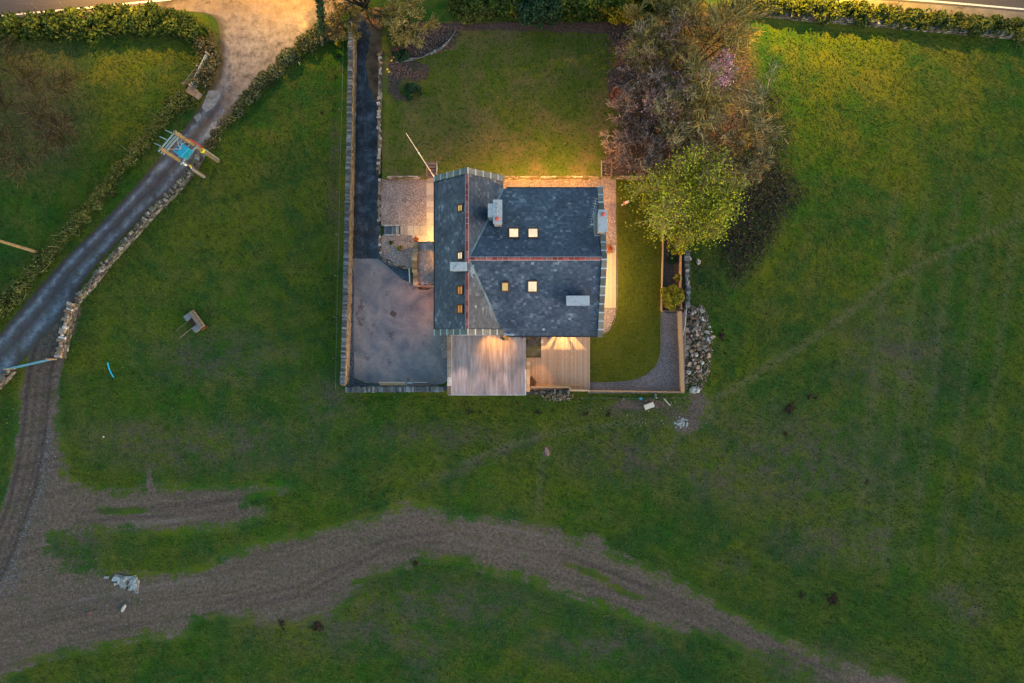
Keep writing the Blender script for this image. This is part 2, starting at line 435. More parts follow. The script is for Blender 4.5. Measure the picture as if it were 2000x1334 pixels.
# wet drive and yard
n = NT("wet_tarmac")
c = n.ramp(n.noise(.9, 6, .72), [(.38, (.009, .011, .015)), (.52, (.024, .031, .040)), (.64, (.085, .10, .12))])
c = n.mix(n.ramp(n.noise(1.6, 6, .75, vec=n.mapv((1.6, .35, 1))), [(.55, 0.0), (.66, .75)]), c, (.095, .10, .11))
n.bump(n.noise(18, 4), .4, .01)
M['drive'] = n.done(c, n.ramp(n.noise(.8, 5), [(.4, .28), (.6, .75)]), .5)
n = NT("yard_concrete")
c = n.ramp(n.noise(.30, 6, .66, dist=.8), [(.3, (.095, .105, .125)), (.46, (.165, .162, .165)), (.56, (.235, .205, .19)), (.72, (.30, .265, .245))])
c = n.mix(n.ramp(n.noise(1.1, 6, .78), [(.5, 0.0), (.70, .7)]), c, (.105, .10, .115))
c = n.mix(n.ramp(n.noise(.55, 7, .8, vec=n.mapv((1, 1, 1), 1.1)), [(.57, 0.0), (.63, .8)]), c, (.06, .055, .06))
c = n.mix(n.ramp(n.noise(3.2, 5, .8), [(.66, 0.0), (.70, .75)]), c, (.05, .045, .045))
yj = n.noise(.25, 3, .5, dist=2.0)
c = n.mix(n.ramp(yj, [(.495, 0.0), (.50, .35), (.505, 0.0)]), c, (.33, .32, .32))
c = n.mix(1.0, c, n.ramp(n.noise(14, 4, .7), [(.3, .86), (.7, 1.12)]), 'MULTIPLY')
n.bump(n.noise(16, 4), .4, .01)
M['yard'] = n.done(c, .75, .35)
n = NT("flat_roof")
c = n.ramp(n.noise(1.0, 6, .7, vec=n.mapv((3.2, .35, 1))), [(.3, (.15, .122, .112)), (.5, (.25, .215, .21)), (.7, (.38, .34, .35))])
c = n.mix(n.ramp(n.noise(1.2, 5, .75), [(.5, 0.0), (.72, .55)]), c, (.20, .165, .15))
bk = n.node("ShaderNodeTexBrick"); n.lk(n.mapv((1, 1, 1)), bk.inputs[0])
bk.inputs["Scale"].default_value = 1; bk.inputs["Brick Width"].default_value = 1.9; bk.inputs["Row Height"].default_value = .95
bk.inputs["Mortar Size"].default_value = .018; bk.offset = .5
c = n.mix(n.ma('MULTIPLY', bk.outputs["Fac"], .16), c, (.13, .10, .09))
fine = n.ramp(n.noise(1, 3, .6, vec=n.mapv((9, .4, 1))), [(.35, .84), (.65, 1.1)])
c = n.mix(1.0, c, fine, 'MULTIPLY')
n.bump(n.noise(14, 4), .4, .01)
M['flatroof'] = n.done(c, .75, .35)
M['deck'] = tinted("deck_board", [(0, (.36, .235, .145)), (.5, (.42, .28, .18)), (1, (.49, .335, .22))], .7, 5, .2)
M['decklight'] = tinted("pale_deck_board", [(0, (.36, .29, .20)), (1, (.46, .38, .27))], .7, 5, .15)
n = NT("moss_concrete")
c = n.ramp(n.noise(1.4, 6, .7), [(.3, (.06, .06, .035)), (.55, (.13, .12, .06)), (.75, (.20, .17, .11))])
M['moss'] = n.done(c, .9, .3)
n = NT("marking"); c = n.ramp(n.noise(5, 5, .8), [(.35, (.45, .43, .38)), (.5, (.78, .76, .70))]); M['marking'] = n.done(c, .7, .3)
def emis(name, col, st):
    n = NT(name)
    n.b.inputs["Emission Color"].default_value = (*col, 1)
    n.lk(n.ma('MULTIPLY', n.ramp(n.noise(1.7, 3, .5), [(.3, .72), (.7, 1.12)]), st), n.b.inputs["Emission Strength"])
    return n.done((.1, .08, .05), .2, .5)
M['glowwhite'] = emis("lit_pane_pale", (1, .80, .52), .155)
M['glowyellow'] = emis("lit_pane_yellow", (1, .66, .20), .095)
M['gloworange'] = emis("lit_pane_orange", (1, .36, .035), .075)
M['bulb'] = emis("lamp_bulb", (1, .6, .2), 1.0)
n = NT("clear_glass")
tp = n.node("ShaderNodeBsdfTransparent"); mx = n.node("ShaderNodeMixShader"); gl = n.node("ShaderNodeBsdfGlossy")
gl.inputs["Roughness"].default_value = .05
mx.inputs[0].default_value = .12
n.lk(tp.outputs[0], mx.inputs[1]); n.lk(gl.outputs[0], mx.inputs[2])
n.lk(mx.outputs[0], n.t.nodes["Material Output"].inputs[0])
M['glass'] = n.m

# ------------------------------------------------------------------ curves
def catmull(pts, per=6, closed=False):
    pts = [np.array(p, float) for p in pts]; out = []
    n_ = len(pts)
    rngi = range(n_ if closed else n_ - 1)
    for i in rngi:
        if closed: p0, p1, p2, p3 = pts[i - 1], pts[i], pts[(i + 1) % n_], pts[(i + 2) % n_]
        else: p0, p1, p2, p3 = pts[max(i - 1, 0)], pts[i], pts[i + 1], pts[min(i + 2, n_ - 1)]
        for k in range(per):
            t = k / per
            out.append(.5 * ((2 * p1) + (p2 - p0) * t + (2 * p0 - 5 * p1 + 4 * p2 - p3) * t * t + (3 * p1 - p0 - 3 * p2 + p3) * t ** 3))
    if not closed: out.append(pts[-1])
    return out

def resample(pts, step):
    pts = [np.array(p, float) for p in pts]
    out = [pts[0]]; acc = 0
    for a, b in zip(pts[:-1], pts[1:]):
        L = np.linalg.norm(b - a)
        if L < 1e-6: continue
        t = step - acc
        while t <= L:
            out.append(a + (b - a) * t / L); t += step
        acc = (acc + L) % step
    return out

def worldpath(px, z=0.0):
    return [np.array(P(p[0], p[1], z)[:2]) for p in px]

def flat(name, pts_px, z, m, skirt=0.0, jit=0.0, kind='structure', label=None, parent=None):
    """sheet or slab with given outline (image pixels at its own height)"""
    w = [P(p[0], p[1], z) for p in pts_px]
    if jit:
        w2 = []
        for a, b in zip(w, w[1:] + w[:1]):
            k = max(1, int((b - a).length / .35))
            for i in range(k):
                q = a.lerp(b, i / k)
                if i: q += Vector((rng.uniform(-jit, jit), rng.uniform(-jit, jit), 0))
                w2.append(q)
        w = w2
    import bmesh
    bm = bmesh.new()
    top = [bm.verts.new(v) for v in w]
    f = bm.faces.new(top)
    f.normal_update()
    if f.normal.z < 0: f.normal_flip()
    if skirt:
        bot = [bm.verts.new((v.x, v.y, z - skirt)) for v in w]
        k = len(w)
        for i in range(k):
            bm.faces.new((top[i], top[(i + 1) % k], bot[(i + 1) % k], bot[i]))
        bmesh.ops.recalc_face_normals(bm, faces=bm.faces)
    bmesh.ops.triangulate(bm, faces=[f_ for f_ in bm.faces if len(f_.verts) > 4])
    me = bpy.data.meshes.new(name); bm.to_mesh(me); bm.free()
    a = me.attributes.new("tint", 'FLOAT', 'FACE'); a.data.foreach_set("value", [.5] * len(me.polygons))
    me.materials.append(m)
    o = bpy.data.objects.new(name, me); COL.objects.link(o)
    if parent is not None:
        o.parent = parent; o.location = -parent_world(parent)
    else:
        tag(o, label, None, None, kind)
    return o

# ------------------------------------------------------------------ the ground
def segdist(X, Y, pts, closed=True):
    d = np.full(X.shape, 1e9)
    L = list(zip(pts, pts[1:] + pts[:1])) if closed else list(zip(pts[:-1], pts[1:]))
    for a, b in L:
        ax, ay = a; bx, by = b
        dx, dy = bx - ax, by - ay
        t = np.clip(((X - ax) * dx + (Y - ay) * dy) / (dx * dx + dy * dy + 1e-9), 0, 1)
        d = np.minimum(d, np.hypot(X - ax - t * dx, Y - ay - t * dy))
    return d
def inside(X, Y, pts):
    r = np.zeros(X.shape, bool)
    for a, b in zip(pts, pts[1:] + pts[:1]):
        c = ((a[1] > Y) != (b[1] > Y)) & (X < (b[0] - a[0]) * (Y - a[1]) / (b[1] - a[1] + 1e-12) + a[0])
        r ^= c
    return r
def sdf(X, Y, pts):
    d = segdist(X, Y, pts)
    return np.where(inside(X, Y, pts), d, -d)
def sst(x, a, b):
    t = np.clip((x - a) / (b - a), 0, 1); return t * t * (3 - 2 * t)

MUD = [(42, 770), (32, 930), (0, 1050), (-80, 1150), (-200, 1300), (-60, 1420), (10, 1320), (60, 1292), (104, 1276), (168, 1264), (248, 1244), (360, 1238), (376, 1202), (428, 1200), (488, 1206),
       (532, 1214), (640, 1204), (680, 1160), (720, 1122), (766, 1113), (827, 1087), (919, 1096), (971, 1118), (1050, 1131), (1085, 1153), (1182, 1179), (1247, 1205),
       (1313, 1223), (1388, 1232), (1431, 1262), (1519, 1289), (1585, 1328), (1650, 1400), (1860, 1400), (1804, 1334), (1760, 1306), (1650, 1280), (1545, 1240), (1431, 1197),
       (1370, 1157), (1304, 1127), (1186, 1078), (1173, 1052), (1107, 1054), (1077, 1030), (980, 1013), (875, 1013), (866, 1000), (796, 982), (757, 1004), (700, 1020),
       (600, 1048), (512, 1060), (440, 1084), (400, 1112), (340, 1124), (200, 1124), (120, 1112), (90, 1070), (96, 1048), (160, 1040), (192, 1030), (320, 1033), (424, 1029), (460, 1022),
       (520, 1000), (470, 992), (484, 966), (560, 950), (440, 957), (400, 957), (344, 948), (280, 955), (240, 964), (172, 960), (128, 932), (112, 840), (110, 770)]
HOLES = [[(160, 1060), (230, 1042), (400, 1040), (430, 1070), (380, 1100), (300, 1112), (190, 1108)],
         [(1090, 1100), (1120, 1098), (1200, 1130), (1180, 1138)], [(1170, 1140), (1200, 1140), (1260, 1168), (1240, 1176)],
         [(180, 990), (290, 992), (290, 1004), (190, 1006)]]
gx = np.concatenate([-np.geomspace(2500, 54.5, 26), np.arange(-54, 54.01, .2), np.geomspace(54.5, 2500, 26)])
gy = np.concatenate([-np.geomspace(2500, 37.5, 26), np.arange(-37, 44.01, .2), np.geomspace(44.5, 2500, 26)])
X, Y = np.meshgrid(gx, gy)
PX = X / .05 + 1000; PY = 667 - Y / .05
def hfield(PX, PY):
    a = sst(PX, 772, 800) * (1 - sst(PX, 1330, 1580)) * sst(PY, -20, 25)
    s = np.where(PX < 1286, 1 - sst(PY, 322, 338), 1 - sst(PY, 330, 480))
    return 1.16 * a * s
Z = hfield(PX, PY)
def soft(poly, w):   # signed distance in px -> 0..1
    return np.clip(.5 + sdf(PX, PY, poly) / (2 * w), 0, 1)
fine = (np.abs(X) < 56) & (np.abs(Y) < 46)
mud = soft(MUD, 44)
mud = np.where((PX > 1250) & (PX < 2100), mud - sst(PX, 1250, 1650) * .22, mud)
for hpoly in HOLES: mud = np.minimum(mud, 1 - soft(hpoly, 14) * .9)
ell = lambda cx, cy, rx, ry, a=0: np.clip(1.25 - np.hypot(((PX - cx) * math.cos(a) + (PY - cy) * math.sin(a)) / rx, (-(PX - cx) * math.sin(a) + (PY - cy) * math.cos(a)) / ry), 0, 1)
for e in [(292, 935, 9, 28), (1068, 884, 14, 20), (1340, 825, 44, 30), (1250, 790, 90, 16), (1365, 790, 30, 40)]: mud = np.maximum(mud, ell(*e) * .8)
worn = np.zeros_like(X)
for e in [(420, 870, 260, 60), (640, 790, 60, 60), (260, 860, 120, 50), (1330, 815, 110, 40), (1230, 800, 90, 22), (860, 1180, 260, 60), (830, 1260, 50, 100), (1170, 1260, 160, 50),
          (1720, 1050, 50, 70), (1870, 1170, 60, 40), (1430, 1105, 36, 24), (1600, 1060, 120, 50), (960, 890, 200, 14, -.4), (1540, 900, 260, 120), (1240, 890, 160, 60), (330, 900, 120, 30),
          (1890, 1190, 50, 60), (1600, 1300, 160, 50), (150, 1060, 70, 80), (700, 1230, 250, 60), (1750, 700, 120, 120), (430, 700, 160, 60), (1400, 930, 120, 60),
          (650, 400, 18, 60), (655, 290, 14, 60), (860, 850, 160, 30)]:
    worn = np.maximum(worn, ell(*e) * .75)
trl = [(1380, 790), (1440, 755), (1500, 715), (1560, 680), (1640, 625), (1740, 545), (1900, 470), (2050, 400)]
tf = lambda d, w: np.clip(1 - d / w, 0, 1)
trail = tf(segdist(PX, PY, trl, False), 13) * .62
trail = np.maximum(trail, tf(segdist(PX, PY, [(900, 905), (960, 880), (1060, 850), (1150, 835), (1250, 825)], False), 10) * .5)
for pth in ([(1390, 810), (1330, 850), (1300, 900)], [(1060, 900), (1055, 960), (1050, 1000)]): trail = np.maximum(trail, tf(segdist(PX, PY, pth, False), 12) * .5)
for k in range(5):
    trail = np.maximum(trail, tf(segdist(PX, PY, [(1990 - 60 * k, 380), (1950 - 60 * k, 700), (1890 - 55 * k, 1100)], False), 16) * .34)
tpath = catmull([(128, 590), (108, 645), (92, 690), (82, 740), (76, 800), (66, 880), (50, 960), (22, 1040), (-10, 1120), (-60, 1200)], 4)
rut = np.zeros_like(X)
for off in (-26, -9, 6, 16):
    rut = np.maximum(rut, tf(segdist(PX, PY, [(p[0] + off, p[1]) for p in tpath], False), 7) * (.95 if off in (-26, 16) else .6))
dirt = tf(segdist(PX, PY, [tuple(p) for p in tpath], False), 46)
mud = np.maximum(mud, np.clip(dirt * 2.2, 0, 1) * sst(PY, 585, 605))
rut *= sst(PY, 640, 690)
for q in [[(400, 1190), (600, 1150), (760, 1060), (860, 1050)], [(150, 1010), (300, 1000), (480, 985)], [(1100, 1090), (1300, 1170), (1500, 1260), (1640, 1330)], [(1150, 1150), (1330, 1205), (1560, 1310)]]:
    for o_ in (-9, 9): rut = np.maximum(rut, tf(segdist(PX, PY, [(a, b + o_) for a, b in q], False), 7) * .5)
stony = tf(segdist(PX, PY, [(96, 840), (88, 900), (74, 970), (48, 1040), (22, 1110), (-10, 1180)], False), 26) * .58
stony = np.maximum(stony, np.maximum(ell(60, 1200, 90, 60) * .42, ell(20, 1120, 50, 90) * .5))
CL = catmull([(-60, 1235), (60, 1205), (250, 1160), (450, 1130), (650, 1075), (800, 1042), (950, 1058), (1150, 1110), (1350, 1195), (1560, 1295), (1760, 1400)], 3)
sxv = np.full(X.shape, 1e9); syv = np.zeros_like(X); acc_ = 0.0
for a_, b_ in zip(CL[:-1], CL[1:]):
    dx_, dy_ = b_ - a_; L_ = math.hypot(dx_, dy_); t_c = np.clip(((PX - a_[0]) * dx_ + (PY - a_[1]) * dy_) / L_ ** 2, 0, 1)
    qx, qy = PX - a_[0] - t_c * dx_, PY - a_[1] - t_c * dy_; dd_ = np.hypot(qx, qy); sg = np.sign(dx_ * qy - dy_ * qx)
    k_ = dd_ < np.abs(sxv); sxv = np.where(k_, dd_ * sg, sxv); syv = np.where(k_, acc_ + t_c * L_, syv); acc_ += L_
sxv = sxv * .05 + 40; syv = syv * .05
rough = np.clip(soft([(1420, 300), (1500, 290), (1560, 380), (1520, 420), (1500, 470), (1440, 545), (1405, 470), (1440, 420)], 26) * 1.3, 0, 1)
rough = np.maximum(rough, soft([(1450, 180), (1520, 180), (1540, 300), (1450, 320)], 30) * .75)
rough = np.maximum(rough, soft([(1345, 500), (1420, 500), (1410, 570), (1350, 560)], 30) * .35)
bed = np.maximum(soft([(1190, 30), (1440, 20), (1470, 150), (1440, 300), (1300, 345), (1190, 345)], 20), soft([(1290, 340), (1340, 340), (1330, 480), (1295, 480)], 5))
bed = np.maximum(bed, ell(70, 210, 110, 150) * .55)
bed = np.maximum(bed, soft([(405, 60), (440, 90), (432, 160), (405, 200), (395, 150)], 10) * .8)
me = bpy.data.meshes.new("ground")
ny, nx = X.shape
V = np.stack([X, Y, Z], -1).reshape(-1, 3)
ii = np.arange(ny * nx).reshape(ny, nx)
F = np.stack([ii[:-1, :-1], ii[:-1, 1:], ii[1:, 1:], ii[1:, :-1]], -1).reshape(-1, 4)
me.vertices.add(len(V)); me.vertices.foreach_set("co", V.astype(np.float32).ravel())
me.loops.add(F.size); me.loops.foreach_set("vertex_index", F.ravel().astype(np.int32))
me.polygons.add(len(F)); me.polygons.foreach_set("loop_start", np.arange(0, F.size, 4, dtype=np.int32)); me.polygons.foreach_set("loop_total", np.full(len(F), 4, dtype=np.int32))
me.update(calc_edges=True)
for nm, arr in (("mud", mud), ("worn", worn), ("trail", trail), ("stony", stony), ("rut", rut), ("rough", rough), ("bed", bed), ("sx", sxv), ("sy", syv)):
    if nm not in ('sx', 'sy'): arr = np.where(fine, arr, 0)
    a = me.attributes.new(nm, 'FLOAT', 'POINT'); a.data.foreach_set("value", arr.astype(np.float32).ravel())
me.polygons.foreach_set("use_smooth", [True] * len(me.polygons))
me.materials.append(M['ground'])
go = bpy.data.objects.new("ground", me); COL.objects.link(go); tag(go, "green pasture with worn brown tracks around the house", None, None, 'structure')

def gz(px, py):
    return float(hfield(np.array([float(px)]), np.array([float(py)]))[0])

# ------------------------------------------------------------------ roads and sheets
LINE = catmull([(-400, 70), (-200, 51), (0, 31), (150, 17), (300, 2), (430, -10), (700, -28), (1000, -36), (1400, -26), (1775, -1), (2000, 18), (2200, 36), (2500, 62)], 8)
def offs(path, d):
    out = []
    for i, p in enumerate(path):
        t = path[min(i + 1, len(path) - 1)] - path[max(i - 1, 0)]
        t = t / np.linalg.norm(t)
        out.append(p + np.array([-t[1], t[0]]) * d)
    return out
def ribbon(name, a, b, z, m, kind='structure', label=None, uvm=False, cross=1, parent=None):
    mb = MB(); vs = []; n_ = len(a)
    for pa, pb in zip(a, b):
        for k in range(cross + 1):
            q = pa + (pb - pa) * k / cross
            vs.append(P(q[0], q[1], z))
    fs = []
    for i in range(n_ - 1):
        for k in range(cross):
            i0 = i * (cross + 1) + k
            fs.append((i0, i0 + 1, i0 + cross + 2, i0 + cross + 1))
    # make faces point up
    p0, p1, p2 = vs[fs[0][0]], vs[fs[0][1]], vs[fs[0][2]]
    if (p1 - p0).cross(p2 - p0).z < 0: fs = [f[::-1] for f in fs]
    mb.add(vs, fs, .5)
    o = mb.build(name, m, parent)
    if uvm:
        L = [0]
        for i in range(1, n_):
            c0 = (P(*a[i - 1]) + P(*b[i - 1])) / 2; c1 = (P(*a[i]) + P(*b[i])) / 2
            L.append(L[-1] + (c1 - c0).length)
        u = o.data.uv_layers.new(name="UVMap")
        for lp in o.data.loops:
            vi = lp.vertex_index
            u.data[lp.index].uv = ((vi % (cross + 1)) / cross, L[vi // (cross + 1)])
    if parent is None: tag(o, label, None, None, kind)
    return o
ribbon("road", offs(LINE, -150), offs(LINE, 6), .006, M['road'])
ribbon("edge_line", offs(LINE, -1.6), offs(LINE, 1.6), .011, M['marking'], label="white painted line along the edge of the road")
# footway between line and hedges, kerb step 0.1 m
seg = [p for p in LINE if p[0] < 300]
flat("pavement", [tuple(p) for p in offs(seg, 6)] + [(305, 22), (200, 40), (100, 45), (0, 52), (-200, 75), (-400, 95)], .10, M['pavement'], skirt=.12, jit=.0)
seg = [p for p in LINE if p[0] > 1380]
flat("pavement", [tuple(p) for p in offs(seg, 6)] + [(2500, 95), (2200, 66), (2000, 48), (1800, 32), (1600, 18), (1430, 10), (1380, 0)], .10, M['pavement'], skirt=.12)
lw = [(430, -24), (300, 13), (412, 30), (430, 80), (430, 130), (420, 165), (396, 200), (365, 245), (335, 280), (300, 322), (262, 366), (231, 400), (185, 449), (132, 499), (95, 540), (60, 580), (25, 620), (0, 651), (-30, 685), (-110, 770)]
le = [(752, -24), (700, 12), (620, 50), (578, 95), (555, 118), (515, 158), (472, 200), (433, 245), (398, 288), (362, 338), (327, 378), (297, 402), (255, 447), (205, 499), (165, 548), (135, 600), (92, 650), (50, 697), (20, 730), (-60, 812)]
ribbon("lane", catmull(lw, 5), catmull(le, 5), .013, M['lane'], uvm=True, cross=6, label="narrow rutted lane running down past the field wall")
# pale patched slabs in the lane
mb = MB()
for q in ([(408, 176), (428, 178), (432, 186), (416, 212), (402, 219), (394, 210)], [(378, 228), (390, 220), (394, 226), (386, 240)], [(414, 240), (424, 236), (420, 262), (404, 272), (398, 266)]):
    mb.prism([P(*p) for p in q][::-1], -.01, .024 if len(q) != 5 else .019)
tag(mb.build("patch_repair", tinted("pale_concrete", [(0, (.20, .21, .215)), (1, (.26, .27, .28))], .85, 2, .5, dirt=((.06, .055, .05), 1.1))), "pale concrete repair patches set in the lane surface", None, None, 'structure')
# the drive end on the road
flat("driveway", [(690, 20), (690, 300), (686, 505), (748, 505), (742, 430), (746, 250), (748, 20)], .017, M['drive'], label="dark wet strip of driveway beside the garden wall")
flat("driveway_verge", [(706, 15), (722, 60), (720, 100), (714, 130), (720, 160), (733, 200), (744, 196), (747, 100), (748, 15)], .021,  # silt, with the street lamp's orange pool put into its outline and colour
     tinted("rusty_lamplit_silt", [(0, (.20, .12, .07)), (1, (.22, .13, .075))], .9, 1.0, .7, dirt=((.07, .04, .02), .8)), jit=.12, label="rust coloured silt along the drive edge with orange lamplight in its colour")
flat("yard", [(688, 505), (742, 505), (760, 522), (784, 545), (800, 552), (860, 556), (875, 650), (878, 740), (866, 750), (840, 754), (712, 748), (692, 738), (690, 640), (692, 560)], .020, M['yard'], jit=.03, label="weathered concrete yard between garden wall and house")
flat("yard_margin", [(676, 500), (692, 500), (692, 740), (712, 750), (880, 754), (880, 762), (676, 762)], .010, M['chips'], label="dark stone chippings along the yard wall")
flat("yard_chips", [(738, 505), (745, 470), (758, 512), (806, 520), (806, 552), (784, 545), (760, 522)], .024, M['chips'], label="dark blue chippings by the raised bed")

# terraces: z .6 around house, 1.2 north lawn
flat("lawn", [(746, 42), (746, 347), (833.5, 347), (833.5, 316.5), (854.5, 316.5), (854.5, 347), (1173.5, 347), (1173.5, 314.5), (1194.5, 314.5), (1194.5, 347), (1292, 347), (1300, 200), (1290, 42)], 1.20, M['lawnN'], skirt=1.3, label="north lawn raised above the house terrace")
flat("gravel_terrace", [(745, 348), (744, 440), (783, 440), (783, 461), (743, 461), (743, 500), (750, 512), (762, 518), (806, 526), (806, 560), (862, 562), (862, 700), (1340, 700), (1340, 348)], .60, M['gravel'], skirt=.7, label="gravel terrace around the stone house")
flat("lawn_east", [(1203, 349), (1292, 349), (1296, 480), (1292, 600), (1290, 690), (1280, 715), (1262, 732), (1236, 742), (1205, 746), (1150, 747), (1150, 652), (1176, 652), (1190, 645), (1202, 615), (1205, 560), (1204, 470)], .612, M['lawnE'], jit=.02, label="east lawn curving round the house")
flat("gravel_corner", [(1292, 610), (1338, 606), (1338, 768), (1148, 768), (1148, 746), (1205, 746), (1236, 742), (1262, 732), (1280, 715), (1290, 690)], .606, M['gravelblue'], skirt=.6, label="blue grey gravel corner inside the timber fence")
flat("planting_bed", [(1297, 349), (1334, 349), (1336, 610), (1293, 610)], .606, M['bed'], skirt=.6, jit=0, label="bare planting bed behind the board edging")
flat("shrub_bed", [(772, 44), (900, 44), (1290, 44), (1292, 340), (1190, 340), (1188, 290), (1215, 270), (1222, 230), (1190, 190), (1188, 150), (1210, 110), (1190, 66), (1080, 62), (960, 58), (880, 60), (872, 80), (840, 103), (790, 120), (765, 118), (762, 44)], 1.212, M['bed'], jit=.12, label="litter covered shrub bed round the north lawn")
flat("bare_patch", [(760, 122), (810, 120), (838, 128), (836, 150), (812, 162), (790, 150), (775, 170), (800, 200), (770, 195), (757, 180)], 1.207, M['bed'], jit=.1, label="bare soil beside the drive wall")

# ------------------------------------------------------------------ stone walls
def stonewall(name, path, zb, h, w, label, topm, facem, cope=.17, copew=.44, copeh=.22, face_stones=True, ragged=0.0, cat="wall"):
    root = thing(name, label, cat, P(path[0][0], path[0][1], zb))
    wp = [P(p[0], p[1], zb) for p in path]
    pts = resample([np.array(p[:2]) for p in wp], cope)
    f = MB(); t = MB()
    # core
    cp = resample([np.array(p[:2]) for p in wp], .6) + [np.array(wp[-1][:2])]
    for a, b in zip(cp[:-1], cp[1:]):
        if np.linalg.norm(b - a) > .02:
            f.beam((a[0], a[1], zb + h * .47), (b[0], b[1], zb + h * .47), w * .82, h * .93, tint=.15)
    # face stones in courses on both sides
    if face_stones:
        rows = max(2, int(h / .19)); 
        for side in (-1, 1):
            for r in range(rows):
                zz = zb + (r + .5) * h / rows
                sp = resample(cp, rng.uniform(.30, .36))
                for i in range(len(sp) - 1):
                    d = sp[i + 1] - sp[i]; L = np.linalg.norm(d); 
                    if L < .05: continue
                    d /= L; nn = np.array([-d[1], d[0]])
                    q = (sp[i] + sp[i + 1]) / 2 + nn * side * (w / 2 - .06 + rng.uniform(-.02, .025) + .06 * (1 - r / rows))
                    f.box((q[0], q[1], zz), (L * .95, .16, h / rows * .93), rz=math.atan2(d[1], d[0]), jit=.02)
    for i in range(len(pts) - 1):
        d = pts[i + 1] - pts[i]; L = np.linalg.norm(d); d /= max(L, 1e-6)
        q = (pts[i] + pts[i + 1]) / 2 + np.array([-d[1], d[0]]) * rng.uniform(-.03, .03) * (1 + ragged * 3)
        hh = copeh * rng.uniform(.75, 1.2); wwid = copew * rng.uniform(.86, 1.1)
        if ragged and rng.random() < .45:
            t.rock((q[0], q[1], zb + h + hh / 2 - .04), (cope * 1.6, wwid * rng.uniform(.5, 1), hh * 1.2), rz=math.atan2(d[1], d[0]))
        else:
            t.box((q[0], q[1], zb + h + hh / 2 - .005), (L * rng.uniform(.84, .96), wwid, hh), rz=math.atan2(d[1], d[0]) + rng.uniform(-.06, .06) * (1 + ragged * 3), jit=.015 + ragged * .03)
    f.build("wall_face", facem, root); t.build("coping", topm, root)
    return root
# positions given for ground level: top at z~1.5 appears pushed outward
stonewall("garden_wall", [(692, 52), (690, 200), (688, 300), (685, 420), (682, 560), (678, 700), (676, 752)], 0, 1.35, .42,
          "long coursed stone wall with upright coping stones beside the driveway", M['copestone'], M['tanwall'], cope=.17)
stonewall("garden_wall", [(680, 760), (760, 759), (868, 759)], 0, .95, .42, "low stone wall closing the south side of the concrete yard", M['copestone'], M['drystone'], cope=.20, copew=.5)
stonewall("dry_stone_wall", [(398, 300), (380, 335), (340, 380), (300, 420), (255, 470), (215, 515), (180, 560), (152, 590)], 0, .75, .38,
          "crumbling dry stone wall along the lane below the transformer", M['drystone'], M['drystone'], cope=.22, copew=.42, ragged=1.0)
stonewall("dry_stone_wall", [(150, 592), (142, 620), (133, 655), (124, 700)], 0, .8, .5, "short tan stone wall between the track gate and the lane", M['rubble'], M['drystone'], cope=.26, copew=.62, ragged=.6)
stonewall("dry_stone_wall", [(30, 722), (14, 738), (-10, 762), (-60, 815)], 0, .8, .5, "stone wall running off the left edge below the blue gate", M['drystone'], M['drystone'], cope=.24, copew=.6, ragged=.8)
stonewall("retaining_wall", [(748, 110), (747, 200), (746, 300), (744, 346)], 0, 1.25, .30, "rough retaining wall between driveway and north lawn", M['rubble'], M['drystone'], cope=.26, copew=.3, copeh=.14, ragged=.9)
stonewall("retaining_wall", [(745, 352), (743, 400), (743, 438)], 0, .62, .26, "pinkish stone edge of the west gravel terrace", M['rubble'], M['drystone'], cope=.26, copew=.26, copeh=.1, ragged=.5)
stonewall("retaining_wall", [(744, 462), (743, 485), (750, 505), (765, 516), (804, 527)], 0, .62, .24, "curved stone kerb round the lower gravel bed", M['rubble'], M['drystone'], cope=.26, copew=.24, copeh=.1, ragged=.4)
stonewall("boundary_wall", [(1336, 492), (1337, 530), (1338, 575), (1337, 606)], 0, 1.0, .36, "old stone wall end behind the two small golden shrubs", M['copestone'], M['drystone'], cope=.26, copew=.42, ragged=.5)
stonewall("stone_edging", catmull([(890, 60), (878, 80), (860, 96), (835, 108), (800, 119), (772, 123)], 5), 1.2, .16, .14, "curved row of pale edging stones in the north lawn", M['copestone'], M['drystone'], cope=.34, copew=.22, copeh=.1, ragged=.3, face_stones=False, cat="edging")
stonewall("boundary_wall", [(1395, 36), (1450, 32), (1500, 31), (1620, 40), (1800, 56), (2000, 74), (2300, 98)], 0, .55, .4, "low stone wall under the roadside hedge along the east field", M['drystone'], M['drystone'], cope=.3, copew=.45, ragged=.8)
stonewall("boundary_wall", [(1028, 764), (1075, 764), (1112, 763)], 0, .8, .35, "short broken stone wall below the timber deck", M['drystone'], M['drystone'], cope=.26, copew=.42, ragged=.8)
stonewall("retaining_wall", [(758, 348), (790, 348), (832, 348)], .6, .62, .10, "straight pale kerb wall between west gravel and lawn", M['rubble'], M['rubble'], cope=.5, copew=.12, copeh=.05)
stonewall("retaining_wall", [(985, 348), (1080, 348), (1172, 348)], .6, .60, .10, "straight kerb wall along the lit north gravel strip", M['rubble'], M['rubble'], cope=.5, copew=.10, copeh=.05)
stonewall("retaining_wall", [(1197, 348), (1240, 348), (1284, 348)], .6, .62, .10, "pale kerb wall at the top of the east lawn", M['rubble'], M['rubble'], cope=.5, copew=.12, copeh=.05)

